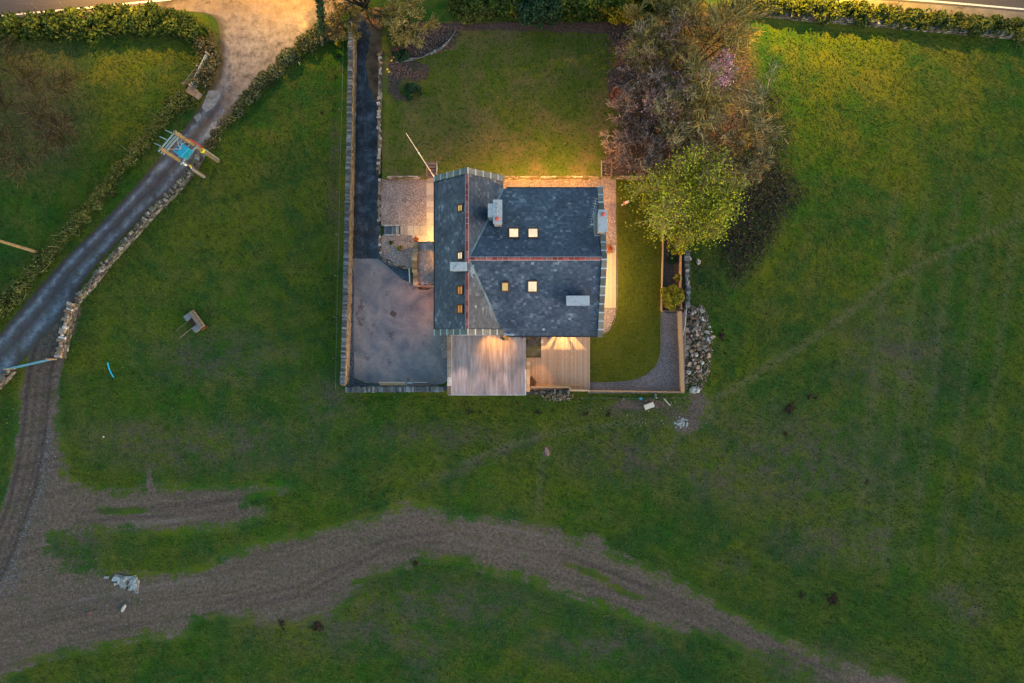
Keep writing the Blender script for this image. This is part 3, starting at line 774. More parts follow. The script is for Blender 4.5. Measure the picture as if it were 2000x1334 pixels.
# ------------------------------------------------------------------ steps and paving
def steps(name, label, x0, x1, y0, y1, z0, z1, nst, axis, m, walls=True):
    """px box at mean height, climbs from z0 (first edge) to z1"""
    c = P((x0 + x1) / 2, (y0 + y1) / 2, z0)
    root = thing(name, label, "steps", c)
    a = P(x0, y1, (z0 + z1) / 2); b = P(x1, y0, (z0 + z1) / 2)
    for i in range(nst):
        mb = MB(); zt = z0 + (z1 - z0) * (i + 1) / nst
        if axis == 'N':
            yy0 = a.y + (b.y - a.y) * i / nst; yy1 = a.y + (b.y - a.y) * (i + 1) / nst
            mb.b3(a.x + .06, b.x - .06, yy0, yy1 - .03, z0 - .2, zt - .05, tint=.1); mb.b3(a.x + .06, b.x - .06, yy0 - .02, yy1 - .07, zt - .05, zt)
        else:
            xx0 = a.x + (b.x - a.x) * i / nst; xx1 = a.x + (b.x - a.x) * (i + 1) / nst
            mb.b3(xx0, xx1 - .03, a.y + .06, b.y - .06, z0 - .2, zt - .05, tint=.1); mb.b3(xx0 - .02, xx1 - .07, a.y + .06, b.y - .06, zt - .05, zt)
        mb.build("step", m, root)
    if walls:
        for s_ in (0, 1):
            mb = MB()
            if axis == 'N': x = a.x if s_ == 0 else b.x; mb.b3(x - .05, x + .05, a.y, b.y, z0 - .1, z1 + .06)
            else: y = a.y if s_ == 0 else b.y; mb.b3(a.x, b.x, y - .05, y + .05, z0 - .1, z1 + .06)
            mb.build("side_kerb", M['rubble'], root)
    return root
steps("garden_steps", "pinkish steps climbing from paved path to lawn beside the gable", 834, 854, 317, 346, .6, 1.22, 5, 'N', M['treads'])
steps("garden_steps", "brown steps up to the shrub bed at the north east corner", 1174, 1194, 315, 346, .6, 1.22, 6, 'N', M['treads'])
steps("garden_steps", "dark blue grey steps from driveway up to the paved path", 750, 782, 441, 460, .02, .6, 4, 'E', M['greystep'])
pv = thing("paved_path", None, None, P(842, 400, .6)); pv["kind"] = 'structure'; pv["label"] = "path of pale paving slabs along the west wall of the house"
for i in range(11):
    y0 = 346 + i * 11.6
    mb = MB(); a = P(833, y0 + 11.2, .6); b = P(852 if i > 0 else 850, y0, .6); mb.b3(a.x, b.x, a.y, b.y, .58, .625); mb.build("slab", M['slabs'], pv)
for i, (x0, x1) in enumerate([(782, 789), (790, 795), (796, 807), (808, 819), (820, 832)]):
    mb = MB(); a = P(x0, 459, .6); b = P(x1, 441, .6); mb.b3(a.x, b.x, a.y, b.y, .58, .627); mb.build("slab", M['slabs'], pv)
mb = MB(); a = P(806, 475, .6); b = P(854, 460, .6); mb.b3(a.x, b.x, a.y, b.y, .58, .622); mb.build("slab", M['slabs'], pv)

# ------------------------------------------------------------------ the house
EZ = 5.0
house = thing("stone_house", "large slate roofed stone house with lit skylights, cross wing and four chimneys", "house", (1.0, 7.2, .6))
XW, XR, XV = -6.93, -3.87, -0.80
YS, YN = .80, 14.79
ZR = 7.9
YMN, YMS, YMR, ZMR, XE = 13.8, .55, 7.14, 7.8, 7.70
def plane_mainN(x, y): return ZMR - (y - YMR) * (ZMR - EZ) / (YMN - YMR)
def plane_mainS(x, y): return ZMR - (YMR - y) * (ZMR - EZ) / (YMR - YMS)
def plane_wingW(x, y): return ZR - (XR - x) * (ZR - EZ) / (XR - XW)
def plane_wingE(x, y): return ZR - (x - XR) * (ZR - EZ) / (XV - XR)
def onplane(px, py, pf, lift=0):
    z = 6.0
    for _ in range(12):
        p = P(px, py, z); z = pf(p.x, p.y)
    p = P(px, py, z); p.z += lift
    return p
# walls
wl = MB()
t_ = .35
def wallbox(x0, x1, y0, y1, z0, z1): wl.b3(x0, x1, y0, y1, z0, z1, tint=rng.random())
wx0, wx1 = XW + .22, XV
wallbox(wx0, wx0 + t_, YS, YN - .15, 0, EZ - .05)                         # west wall
wallbox(wx0 + t_, wx1 + .2, YS + .0, YS + t_, 0, EZ - .05)                # wing south
wallbox(wx0 + t_, wx1 + .0, YN - .15 - t_, YN - .15, 0, EZ - .05)         # wing north
wallbox(wx1 - t_, wx1, YMN - .2, YN - .15 - t_, 0, EZ - .05)
wallbox(wx1 - t_, 7.75, YMN - .2 - t_, YMN - .2, 0, EZ - .05)             # main north
wallbox(7.75, 8.1, YMS + .25, YMN - .2, 0, EZ - .05)                      # east
ys0 = YMS + .25
DX, DW = 4.86, .80                                                        # french door
wallbox(wx1 + .2, DX - DW, ys0, ys0 + t_, 0, EZ - .05)
wallbox(DX + DW, 7.75, ys0, ys0 + t_, 0, EZ - .05)
wallbox(DX - DW, DX + DW, ys0, ys0 + t_, 3.02, EZ - .05)
wallbox(DX - DW, DX + DW, ys0, ys0 + t_, 0, .62)
# gables
def gable(pts, ax, c0, c1):
    if ax == 'Y': vs = [(p[0], c0, p[1]) for p in pts] + [(p[0], c1, p[1]) for p in pts]
    else: vs = [(c0, p[0], p[1]) for p in pts] + [(c1, p[0], p[1]) for p in pts]
    k = len(pts)
    wl.add(vs, [tuple(range(k)), tuple(range(2 * k - 1, k - 1, -1))] + [(i, i + k, (i + 1) % k + k, (i + 1) % k) for i in range(k)], .5)
gable([(wx0, EZ - .05), (XR, ZR - .06), (wx1, EZ - .05)], 'Y', YS, YS + t_)
gable([(wx0, EZ - .05), (XR, ZR - .06), (wx1, EZ - .05)], 'Y', YN - .15 - t_, YN - .15)
gable([(YMS + .25, EZ - .05), (YMR, ZMR - .06), (YMN - .2, EZ - .05)], 'X', 7.75, 8.1)
wl.build("wall", M['render'], house)
# ceiling slab keeps the room dark outside the door
mb = MB(); mb.b3(wx0 + t_, 7.75, YS + t_, YMN - .2 - t_, 3.9, 4.0); mb.b3(3.0, 3.1, ys0 + t_, 5, .6, 3.9); mb.b3(6.8, 6.9, ys0 + t_, 5, .6, 3.9); mb.b3(3.0, 6.9, 5, 5.1, .6, 3.9); mb.b3(3.0, 6.9, ys0 + t_, 5, .58, .60)
mb.build("ceiling", M['render'], house)
# roofs: under sheet + individually laid slates in one mesh per roof
def slates(mb, org, u, v, nrm, L, Hh, test, w=.27, ex=.205):
    rows = int(Hh / ex) + 1
    R = Matrix((u, v, nrm)).transposed()
    tilt = Matrix.Rotation(math.radians(2.0), 3, 'X')
    for r in range(rows):
        x = -w * (r % 2) * .5 - w * .02
        bw = w
        while x < L:
            bw = w * rng.choice([.8, .9, 1, 1, 1.12, 1.25])
            cx, cy = x + bw / 2, r * ex + .13
            c = org + u * cx + v * cy
            if 0 <= cx <= L and cy < Hh + .02 and test(c):
                cl = math.sin(c.x * 1.3 + 2.2 * math.sin(c.y * .9)) * math.sin(c.y * 1.7 + 1.9 * math.sin(c.x * .7 + 1))
                t = min(1, max(0, rng.gauss(.44, .17) + .10 * cl))
                if rng.random() < (.012 if cl < .35 else .20): t = rng.uniform(.74, .97)
                mb.box(c + nrm * (.022 + rng.uniform(0, .006)), (bw - .012, .30, .010), M=R @ tilt @ Matrix.Rotation(rng.uniform(-.012, .012), 3, 'Z'), tint=t)
            x += bw
def slope_axes(u, v):
    u = Vector(u).normalized(); v = Vector(v).normalized(); return u, v, u.cross(v).normalized()
vx = lambda y: XV + (XR + .106 - XV) * ((YMN - y) / (YMN - YMR)) if y > YMR else XV + (XR + .106 - XV) * ((y - YMS) / (YMR - YMS))
mbW = MB(); mbM = MB()
# wing west
u, v, nn = slope_axes((0, -1, 0), (XR - XW, 0, ZR - EZ))
HW = math.hypot(XR - XW, ZR - EZ)
slates(mbW, Vector((XW, YN - .32, EZ)), u, v, nn, YN - YS - .50, HW, lambda c: True)
mbW.add([(XW - .02, YN - .3, EZ - .03), (XW - .02, YS + .2, EZ - .03), (XR, YS + .2, ZR - .01), (XR, YN - .3, ZR - .01)], [(0, 1, 2, 3)], .02)
u, v, nn = slope_axes((0, 1, 0), (XR - XV, 0, ZR - EZ))
slates(mbW, Vector((XV, YS + .2, EZ)), u, v, nn, YN - YS - .50, HW, lambda c: c.x < vx(c.y) + .05)
def tri_under(mb, pts): mb.add(pts, [tuple(range(len(pts)))], .02)
tri_under(mbW, [(XR, YS + .2, ZR - .01), (XV, YS + .2, EZ - .02), (XR + .1, YMR, ZMR - .01), (XR, YMR, ZR - .01)])
tri_under(mbW, [(XR, YN - .3, ZR - .01), (XR, YMR, ZR - .01), (XR + .1, YMR, ZMR - .01), (XV, YMN, EZ - .02), (XV, YN - .3, EZ - .02)])
mbW.build("wing_roof", M['slate'], house)
HN = math.hypot(YMN - YMR, ZMR - EZ)
u, v, nn = slope_axes((-1, 0, 0), (0, YMR - YMN, ZMR - EZ))
slates(mbM, Vector((XE, YMN, EZ)), u, v, nn, XE - XR, HN, lambda c: c.x > vx(c.y) - .05)
u, v, nn = slope_axes((1, 0, 0), (0, YMR - YMS, ZMR - EZ))
HS = math.hypot(YMR - YMS, ZMR - EZ)
slates(mbM, Vector((XR, YMS, EZ)), u, v, nn, XE - XR, HS, lambda c: c.x > vx(c.y) - .05)
tri_under(mbM, [(XV, YMN + .02, EZ - .03), (XR + .1, YMR, ZMR - .01), (XE, YMR, ZMR - .01), (XE, YMN + .02, EZ - .03)])
tri_under(mbM, [(XE, YMS - .02, EZ - .03), (XE, YMR, ZMR - .01), (XR + .1, YMR, ZMR - .01), (XV, YMS - .02, EZ - .03)])
mbM.build("main_roof", M['slate'], house)
# ridge tiles
def ridge(a, b, gaps=()):
    mb = MB(); a = Vector(a); b = Vector(b); L = (b - a).length; k = int(L / .46)
    d = (b - a).normalized(); R = d.to_track_quat('X', 'Z').to_matrix()
    for i in range(k):
        c = a + d * (i + .5) * L / k
        ll = L / k * .96; w_ = .17; h_ = .11
        vs = []
        for x in (-ll / 2, ll / 2):
            for y, z in ((-w_, -.06), (-w_ * .55, h_ * .65), (0, h_), (w_ * .55, h_ * .65), (w_, -.06)):
                vs.append(c + R @ Vector((x, y, z + rng.uniform(-.004, .004))))
        mb.add(vs, [(0, 5, 6, 1), (1, 6, 7, 2), (2, 7, 8, 3), (3, 8, 9, 4), (4, 3, 2, 1, 0), (5, 6, 7, 8, 9)])
    o = mb.build("ridge_tiles", M['ridge'], house)
    mb = MB()
    for i in range(k + 1):
        if rng.random() < .42: continue
        c = a + d * i * L / k
        mb.box(c + Vector((0, 0, .045)), (.035, .30, .14), M=R)
    mb.beam(a + Vector((0, 0, .0)), b + Vector((0, 0, .0)), .33, .05)
    mb.build("mortar_joint", M['mortar'], o)
ridge((XR, YN - .3, ZR + .03), (XR, 6.75, ZR + .03)); ridge((XR, 5.95, ZR + .03), (XR, YS + .2, ZR + .03)); ridge((XR + .25, YMR, ZMR + .03), (XE, YMR, ZMR + .03))
# copings with lead joints
def coping(pts, w, seg=.85, lift=.10, th=.12, axis='Y', off=0):
    s_ = MB(); leads = []
    for a, b in zip(pts[:-1], pts[1:]):
        a = Vector(a) + Vector((0, 0, lift)); b = Vector(b) + Vector((0, 0, lift))
        d = b - a; L = d.length; d.normalize(); k = max(1, round(L / seg))
        side = Vector((0, 1, 0)) if axis == 'Y' else Vector((1, 0, 0))
        nn = d.cross(side).normalized()
        if nn.z < 0: nn = -nn
        R = Matrix((d, nn.cross(d), nn)).transposed()
        for i in range(k):
            c = a + d * (i + .5) * L / k
            s_.box(c + nn * rng.uniform(-.005, .01), (L / k * .985, w + rng.uniform(-.02, .02), th), M=R)
            if i > 0 or L > 4: leads.append(MB()); leads[-1].box(a + d * (i * L / k + .06) + nn * (th / 2 + .004), (.13, w + .05, .018), M=R)
    o = s_.build("coping", M['coping'], house)
    for q in leads: q.build("lead_flashing", M['lead'], o)
YC = YN - .12
coping([(XW - .06, YC, EZ + .02), (XR, YC, ZR + .04)], .50); coping([(XR, YC, ZR + .04), (XV + .1, YC, EZ + .02)], .50)
YC = YS + .02
coping([(XW - .06, YC, EZ + .02), (XR, YC, ZR + .04)], .50); coping([(XR, YC, ZR + .04), (XV + .0, YC, EZ + .05)], .50)
XC = XE + .24
coping([(XC, YMN + .15, EZ + .0), (XC, YMR, ZMR + .04)], .46, axis='X'); coping([(XC, YMR, ZMR + .04), (XC, YMS - .15, EZ + .0)], .46, axis='X')
# valleys
for pts in ([(XV + .02, YMN, EZ), (XR + .12, YMR + .05, ZMR)], [(XV + .02, YMS + .1, EZ), (XR + .12, YMR - .05, ZMR)]):
    mb = MB(); a, b = Vector(pts[0]), Vector(pts[1]); up = Vector((0, 0, .055))
    k = 9
    for i in range(k):
        mb.beam(a.lerp(b, i / k) + up, a.lerp(b, (i + .985) / k) + up, .22, .02)
    mb.build("valley_flashing", M['leadold'], house)
mb = MB()  # pale lead apron at foot of the south valley
mb.box((XV + .1, YMS + .3, EZ + .10), (.5, .35, .05), rz=-.6); mb.box((XV + .55, YMS + .06, EZ + .06), (.9, .12, .05), rz=-.05)
mb.build("lead_apron", M['lead'], house)
# gutters
mb = MB()
mb.tube([(XV + .3, YMN + .10, EZ - .10), (XE + .2, YMN + .10, EZ - .12)], .07); mb.tube([(XV + .5, YMS - .09, EZ - .10), (XE + .2, YMS - .09, EZ - .12)], .07); mb.tube([(XW - .09, YN - .2, EZ - .10), (XW - .09, YS + .2, EZ - .12)], .07)
mb.build("gutter", M['metaldark'], house)
# chimneys
def chimney(x0, x1, y0, y1, zb, zt, extra=None, base=True):
    mb = MB(); mb.b3(x0 + .07, x1 - .07, y0 + .07, y1 - .07, zb, zt - .14)
    if extra: mb.b3(extra[0] + .05, extra[1], extra[2] + .06, extra[3] - .06, zb, zt - .16)
    c = mb.build("chimney", M['chimney'], house)
    mb = MB(); mb.b3(x0, x1, y0, y1, zt - .14, zt, tint=.6)
    if extra: mb.b3(extra[0], extra[1] - .003, extra[2], extra[3], zt - .17, zt - .02, tint=.3)
    mb.build("chimney_cap", M['cap'], c)
    mb = MB(); mb.b3(x0 - .06, x1 + .06, y0 - .10, y1 + .08, zb - .02, zb + (.34 if base else .2), tint=.4)
    return c
def pot(c, px, py, z, r, h, m):
    p = P(px, py, z + h / 2); mb = MB()
    mb.tube([(p.x, p.y, z - .03), (p.x, p.y, z + h * .8), (p.x, p.y, z + h * .82), (p.x, p.y, z + h)], [r, r * .86, r * 1.05, r * .96], 16)
    mb.tube([(p.x, p.y, z + h), (p.x, p.y, z + h + .03)], [r * .93, r * .5], 16)
    mb.build("chimney_pot", m, c)
c1 = chimney(-1.61, -.83, 10.0, 12.05, 5.3, 8.6, extra=(-2.05, -1.60, 10.58, 11.72))
pot(c1, 971, 427, 8.6, .17, .26, M['pot'])
for yy in (399, 406, 415): pot(c1, 971, yy, 8.6, .09, .16, M['metalgrey'])
c2 = chimney(7.32, 8.10, 9.32, 11.15, 5.6, 8.6)
pot(c2, 1178, 418, 8.6, .17, .30, M['pot'])
mb = MB(); mb.b3(7.2, 8.2, 9.18, 9.32, 6.1, 7.05); mb.b3(7.16, 7.34, 9.33, 11.3, 6.0, 6.9); mb.build("shoulder", M['chimney'], c2)
c3 = chimney(-5.24, -3.80, 5.98, 6.72, 6.4, 8.8)
pot(c3, 892, 520, 8.8, .11, .10, M['metalgrey'])
mb = MB(); mb.b3(-3.78, -3.30, 5.85, 6.85, 7.25, 7.62); mb.box((-3.5, 5.75, 7.6), (.12, .5, .05), rz=.5); mb.build("lead_soaker", M['lead'], c3)
c4 = chimney(4.72, 6.74, 3.12, 3.98, 5.7, 7.3)
# tv aerial
mb = MB(); q = Vector((7.05, 11.3, 8.2))
mb.tube([(7.28, 11.0, 6.5), (7.15, 11.25, 8.3)], .025, 6); mb.tube([(6.7, 9.8, 8.1), (7.2, 12.2, 8.3)], .02, 6)
for i in range(12):
    t = i / 11; p = Vector((6.7, 9.8, 8.1)).lerp(Vector((7.2, 12.2, 8.3)), t); mb.tube([p + Vector((-.24, .06, 0)), p + Vector((.24, -.06, 0))], .014, 5)
mb.box((6.85, 10.0, 8.16), (.3, .14, .2), rz=.2)
mb.build("tv_aerial", M['metalgrey'], house)
# skylights
def skylight(px, py, wpx, hpx, pf, m, axis):
    c = onplane(px, py, pf, 0); s = (H - c.z) / FP; w_ = wpx * s; h_ = hpx * s
    if axis == 'N': v = Vector((0, YMR - YMN, ZMR - EZ)).normalized(); u = Vector((-1, 0, 0))
    elif axis == 'S': v = Vector((0, YMR - YMS, ZMR - EZ)).normalized(); u = Vector((1, 0, 0))
    else: v = Vector((XR - XW, 0, ZR - EZ)).normalized(); u = Vector((0, -1, 0)); w_, h_ = h_, w_ * 1.35
    if axis in 'NS': h_ *= 1.08
    nn = u.cross(v).normalized(); R = Matrix((u, v, nn)).transposed()
    fr = MB()
    for a, b, sx, sy in ((0, h_ / 2 + .05, w_ + .22, .11), (0, -h_ / 2 - .05, w_ + .22, .11), (w_ / 2 + .055, 0, .11, h_ - .01), (-w_ / 2 - .055, 0, .11, h_ - .01)):
        fr.box(c + u * a + v * b + nn * .07, (sx, sy, .14), M=R)
    if axis == 'W': fr.box(c + nn * .10 , (w_, .05, .05), M=R)
    sk = MB(); sk.box(c + nn * .055, (w_, h_, .03), M=R)
    o = fr.build("skylight", M['frame'], house); sk.build("pane", m, o)
skylight(1003.5, 456, 17, 18, plane_mainN, M['glowwhite'], 'N'); skylight(1041, 456, 17, 18, plane_mainN, M['glowwhite'], 'N')
skylight(986.5, 559.5, 11, 15, plane_mainS, M['glowyellow'], 'S'); skylight(1040, 559, 16, 19, plane_mainS, M['glowwhite'], 'S')
for (y, hh, m_) in ((406.5, 11, 'glowyellow'), (499.5, 12, 'glowwhite'), (567, 14, 'gloworange'), (603.5, 14, 'gloworange')):
    skylight(900, y, 9 if hh < 13 else 10, hh, plane_wingW, M[m_], 'W')
# french door
mb = MB()
for x in (DX - DW + .04, DX - .30, DX + .30, DX + DW - .04): mb.b3(x - .04, x + .04, ys0 + .1, ys0 + .18, .62, 3.02)
mb.b3(DX - DW, DX + DW, ys0 + .102, ys0 + .178, 2.92, 3.0); mb.b3(DX - DW, DX + DW, ys0 + .102, ys0 + .178, .63, .75)
fd = mb.build("french_door", M['white'], house)
mb = MB(); mb.b3(DX - DW + .08, DX + DW - .08, ys0 + .135, ys0 + .145, .75, 2.92); mb.build("pane", M['glass'], fd)
# lamps -------------------------------------------------------------
LAMP = .75
WARM = (1.0, .62, .26); GOLD = (1.0, .70, .30); ORANGE = (1.0, .50, .12)
def lamp(loc, e, col, parent=None, size=.05, spot=None, aim=None, blend=.5, name="lamp_light"):
    d = bpy.data.lights.new(name, 'SPOT' if spot else 'POINT'); d.energy = e * LAMP; d.color = col; d.shadow_soft_size = size
    if spot: d.spot_size = math.radians(spot); d.spot_blend = blend
    o = bpy.data.objects.new(name, d); COL.objects.link(o)
    loc = Vector(loc)
    if aim is not None: o.rotation_euler = (loc - Vector(aim)).to_track_quat('Z', 'Y').to_euler()
    if parent is not None: o.parent = parent; o.location = loc - parent_world(parent)
    else: o.location = loc
    return o
def walllamp(x, y, z, nx_, ny_, e, col, spot=None, aim=None, blend=.5, size=.06):
    mb = MB(); mb.box((x - nx_ * .04, y - ny_ * .04, z), (.10 + .02 * abs(ny_), .10 + .02 * abs(nx_), .22)); mb.box((x + nx_ * .05, y + ny_ * .05, z + .10), (.16, .16, .02))
    o = mb.build("wall_lamp", M['metaldark'], house)
    mb = MB(); mb.tube([(x + nx_ * .06, y + ny_ * .06, z - .03), (x + nx_ * .06, y + ny_ * .06, z + .05)], .03, 8); mb.build("bulb", M['bulb'], o)
    lamp((x + nx_ * .13, y + ny_ * .13, z - .02), e, col, o, size, spot, aim, blend)
yN = YMN - .2
for px_ in (1010, 1055, 1100, 1150): walllamp((px_ - 1000) * .048, yN, 3.7, 0, 1, 100, ORANGE)
for px_ in (1030, 1120): walllamp((px_ - 1000) * .048, yN, 4.6, 0, 1, 420, (1, .47, .08), spot=110, aim=((px_ - 1000) * .048, yN + 7, 1.2), blend=.8)
walllamp(-2.4, YN - .15, 3.6, 0, 1, 95, ORANGE)
walllamp(-5.4, YN - .15, 3.4, 0, 1, 55, ORANGE)
walllamp(8.1, 12.6, 2.6, 1, 0, 45, (1, .42, .16)); walllamp(8.1, 8.6, 3.5, 1, 0, 100, ORANGE); walllamp(8.1, 5.8, 3.5, 1, 0, 85, GOLD); walllamp(8.1, 3.6, 3.5, 1, 0, 100, ORANGE)
walllamp(wx0, 9.9, 2.6, -1, 0, 120, (1, .60, .16)); walllamp(wx0, 13.0, 3.4, -1, 0, 62, (1, .48, .26))
walllamp(wx0, 7.8, 4.2, -1, 0, 40, ORANGE, spot=80, aim=(-8.0, 7.4, 2), blend=.3)
walllamp(wx0, 3.9, 4.3, -1, 0, 150, (1, .38, .20), spot=110, aim=(-11.2, 3.6, 0), blend=.8)
yS = YS
walllamp(-2.1, yS, 4.3, 0, -1, 105, (1, .42, .06), spot=84, aim=(-2.0, -.7, 2.6), blend=.8)
walllamp(-.5, ys0, 4.3, 0, -1, 75, (1, .42, .06), spot=84, aim=(-.8, -.7, 2.6), blend=.8)
for x_, a_, e_, w_ in ((-4.5, -5.0, 330, 24), (-2.6, -2.9, 230, 20), (-1.1, -.7, 340, 16), (1.0, 1.5, 270, 26)):
    walllamp(x_, (ys0 if x_ > 0 else yS), 4.7, 0, -1, e_, (1, .62, .48), spot=w_ + 14, aim=(a_, -7.2, 2.2), blend=.85, size=.04)
walllamp(2.7, ys0, 4.5, 0, -1, 170, ORANGE, spot=30, aim=(2.7, -3.9, .8), blend=.7, size=.02)  # spot added to throw the orange patch on the deck's south-west corner
lamp((DX, ys0 + .80, 3.55), 330, GOLD, house, .03)
walllamp(3.3, ys0, 4.1, 0, -1, 26, (1, .52, .24)); walllamp(6.3, ys0, 4.1, 0, -1, 16, (1, .55, .3))

# ------------------------------------------------------------------ porch
porch = thing("side_porch", "small slate roofed lean-to porch with stone parapet on the west wall", "porch", P(830, 515, .6))
def PX_(x, z): return (x - 1000) * (H - z) / FP
def PY_(y, z): return (667 - y) * (H - z) / FP
mb = MB(); pz0, pz1 = 2.7, 3.3
a0 = Vector((PX_(815, pz0), PY_(474, 3), pz0)); b0 = Vector((wx0, PY_(474, 3), pz1)); a1 = Vector((PX_(815, pz0), PY_(554, 3), pz0)); b1 = Vector((wx0, PY_(554, 3), pz1))
u, v, nn = slope_axes((0, -1, 0), (b0 - a0))
slates(mb, a0, u, v, nn, (a1 - a0).length, (b0 - a0).length, lambda c: True)
mb.add([a0, a1, b1, b0], [(0, 1, 2, 3)], .1)
mb.build("roof", tinted("brown_slate", [(0, (.13, .10, .10)), (.5, (.20, .155, .145)), (1, (.30, .24, .22))], .7, 4, .35), porch)
mb = MB(); mb.b3(a0.x, wx0, a0.y - .35, a0.y - .05, 0, 2.65); mb.b3(a1.x, wx0, a1.y + .05, a1.y + .35, 0, 2.65); mb.build("wall", M['render'], porch)
mb = MB(); k = 14
for i in range(k):
    y0_ = PY_(473, 2.9) + (PY_(556, 2.9) - PY_(473, 2.9)) * i / k; y1_ = PY_(473, 2.9) + (PY_(556, 2.9) - PY_(473, 2.9)) * (i + .97) / k
    mb.box((PX_(811.5 - (2 if 3 < i < 10 else 0), 2.9), (y0_ + y1_) / 2, 1.45), (.46, abs(y1_ - y0_), 2.94), jit=.015)
mb.build("parapet", M['tanwall'], porch)
mb = MB(); mb.b3(a1.x - .1, wx0, a1.y - .12, a1.y - .02, 2.72, 2.82); mb.b3(a1.x - .1, wx0, a0.y + .02, a0.y + .12, 2.72, 2.82); mb.build("gutter", M['metaldark'], porch)

# ------------------------------------------------------------------ garage
gar = thing("garage", "flat roofed garage with pale weathered roof joined to the south wall", "garage", (-2, -1.5, 0))
gx0, gx1 = PX_(882, 2.6), PX_(1027, 2.6); gy0 = PY_(771, 2.6); gy1 = YS - .0
mb = MB(); mb.b3(gx0, gx1, gy0, gy1, 2.45, 2.60); mb.build("flat_roof", M['flatroof'], gar)
mb = MB(); mb.b3(gx0 - .38, gx0 + .0, gy0 + .15, gy1, 0, 2.45); mb.b3(gx1 - .35, gx1 - .05, gy0 + .15, gy1, 0, 2.445); mb.b3(gx0, gx1 - .35, gy0 + .15, gy0 + .45, 0, 2.445); mb.build("wall", M['render'], gar)
mb = MB(); k = 7
for i in range(k):
    mb.b3(gx0 - .40, gx0 - .02, gy0 + .02 + (gy1 - gy0 - .04) * i / k, gy0 + .02 + (gy1 - gy0 - .04) * (i + .985) / k, 2.455, 2.74)
mb.build("coping", M['rubble'], gar)
mb = MB(); mb.b3(gx0 - .018, gx0 + .05, gy0 + .0, gy1, 2.61, 2.70); mb.b3(gx1 - .10, gx1 + .02, gy0 - .02, gy1 - 3.4, 2.61, 2.66); mb.b3(gx0 - .3, gx1 + .02, gy0 - .05, gy0 - .003, 2.50, 2.64); mb.build("flashing", M['lead'], gar)
mb = MB(); mb.b3(-5.35, -2.35, gy1 - .22, gy1 - .003, 2.9, 3.3); mb.build("white_fascia", M['white'], gar)
mb = MB()
for x_, y_ in ((-.75, gy1 - .3), (.95, .45), (1.35, .45)): mb.tube([(x_, y_, 2.6), (x_, y_, 3.2), (x_, y_, 3.25)], [.11, .11, .15], 10)
mb.b3(-.95, -.35, .15, .6, 2.605, 2.72)
mb.build("vent_pipe", M['metaldark'], gar)

# ------------------------------------------------------------------ decks and fences
dk = thing("timber_deck", "brown timber deck of long boards south of the french door", "deck", P(1095, 710, .7))
DZ = .78
def boards(name, x0, x1, y0, y1, z, w, m, parent, notch=None, gap=.012):
    mb = MB(); x = x0
    while x < x1 - .02:
        xe = min(x + w, x1)
        yb = y1
        if notch and x < notch[0]: yb = notch[1]
        mb.b3(x + gap / 2, xe - gap / 2, y0, yb, z - .03, z + rng.uniform(-.002, .003)); x = xe
    return mb.build(name, m, parent)
dx0, dx1 = PX_(1036, DZ), PX_(1151, DZ); dy0, dy1 = PY_(761, DZ), PY_(652, DZ)
boards("deck_boards", dx0 - .5, dx1, dy0, dy1, DZ, .13, M['deck'], dk, notch=(PX_(1056, DZ), PY_(698, DZ)))
mb = MB()
for i in range(9): y = dy0 + .2 + (dy1 - dy0 - .4) * i / 8; mb.b3(dx0 - .45, dx1 - .02, y, y + .08, .55, DZ - .035) if y < PY_(700, DZ) else mb.b3(PX_(1058, DZ), dx1 - .02, y, y + .08, .55, DZ - .035)
mb.build("joist", M['oldtimber'], dk)
mb = MB(); mb.b3(dx1 + .002, dx1 + .05, dy0, dy1, .55, DZ + .01); mb.b3(PX_(1037, DZ), PX_(1133, DZ), PY_(754, DZ), PY_(751, DZ), DZ + .005, DZ + .06); mb.build("trim_board", M['timber'], dk)
wk = thing("walkway_deck", "pale planked walkway lit bright beside the east wall", "deck", P(1192, 540, .7))
boards("deck_boards", 8.35, PX_(1203.5, .72), PY_(601, .72), PY_(479, .72), .72, .14, M['decklight'], wk)
mb = MB(); mb.b3(8.35, PX_(1203.5, .72) + .03, PY_(603, .72), PY_(602, .72) + .02, .6, .73); mb.b3(8.35, PX_(1203, .72), PY_(478.6, .72), PY_(477, .72), .6, .735); mb.build("trim_board", M['oldtimber'], wk)
pit = thing("sunken_yard", "mossy concrete pit between garage and timber deck", "yard", P(1042, 676, .1)); 
mb = MB(); ax, bx_ = PX_(1028, .5), PX_(1057, .5); ay, by_ = PY_(698, .5), PY_(652, .5)
mb.b3(ax, bx_, ay, by_, .60, .64); mb.build("floor", M['moss'], pit)
mb = MB(); mb.b3(bx_ - .03, bx_ + .02, ay, by_, .6, .80); mb.b3(ax, bx_, ay - .05, ay, .6, .80); mb.build("edge_board", M['oldtimber'], pit)
def crate(name, label, cat, px, py, z, sx, sy, sz, rz, m, lid=None, group=None):
    p = P(px, py, z + sz); r = thing(name, label, cat, (p.x, p.y, z), group)
    mb = MB(); mb.box((p.x, p.y, z + sz / 2 - .02), (sx * .94, sy * .94, sz - .04), rz=rz, jit=.01); mb.build("body", m, r)
    mb = MB(); mb.box((p.x, p.y, z + sz - .02), (sx, sy, .04), rz=rz); mb.box((p.x, p.y, z + sz + .012), (sx * .5, sy * .12, .025), rz=rz); mb.build("lid", lid or m, r)
    return r
crate("storage_bin", "dark grey storage bin standing in the mossy pit", "bin", 1038, 668, .64, .62, .62, .8, .2, M['metaldark'])
crate("storage_bin", "small black box tucked under the eaves in the pit", "bin", 1049, 661, .64, .40, .55, .5, 0, M['metaldark'])
crate("doorstep_box", "small white box on the deck beside the pit", "box", 1059, 667, DZ, .22, .36, .18, 0, M['cream'])
mb = MB(); p = P(1074, 659.5, 1.5)
br = thing("water_butt", "round black water butt by the house wall on the deck", "barrel", (p.x, p.y, DZ))
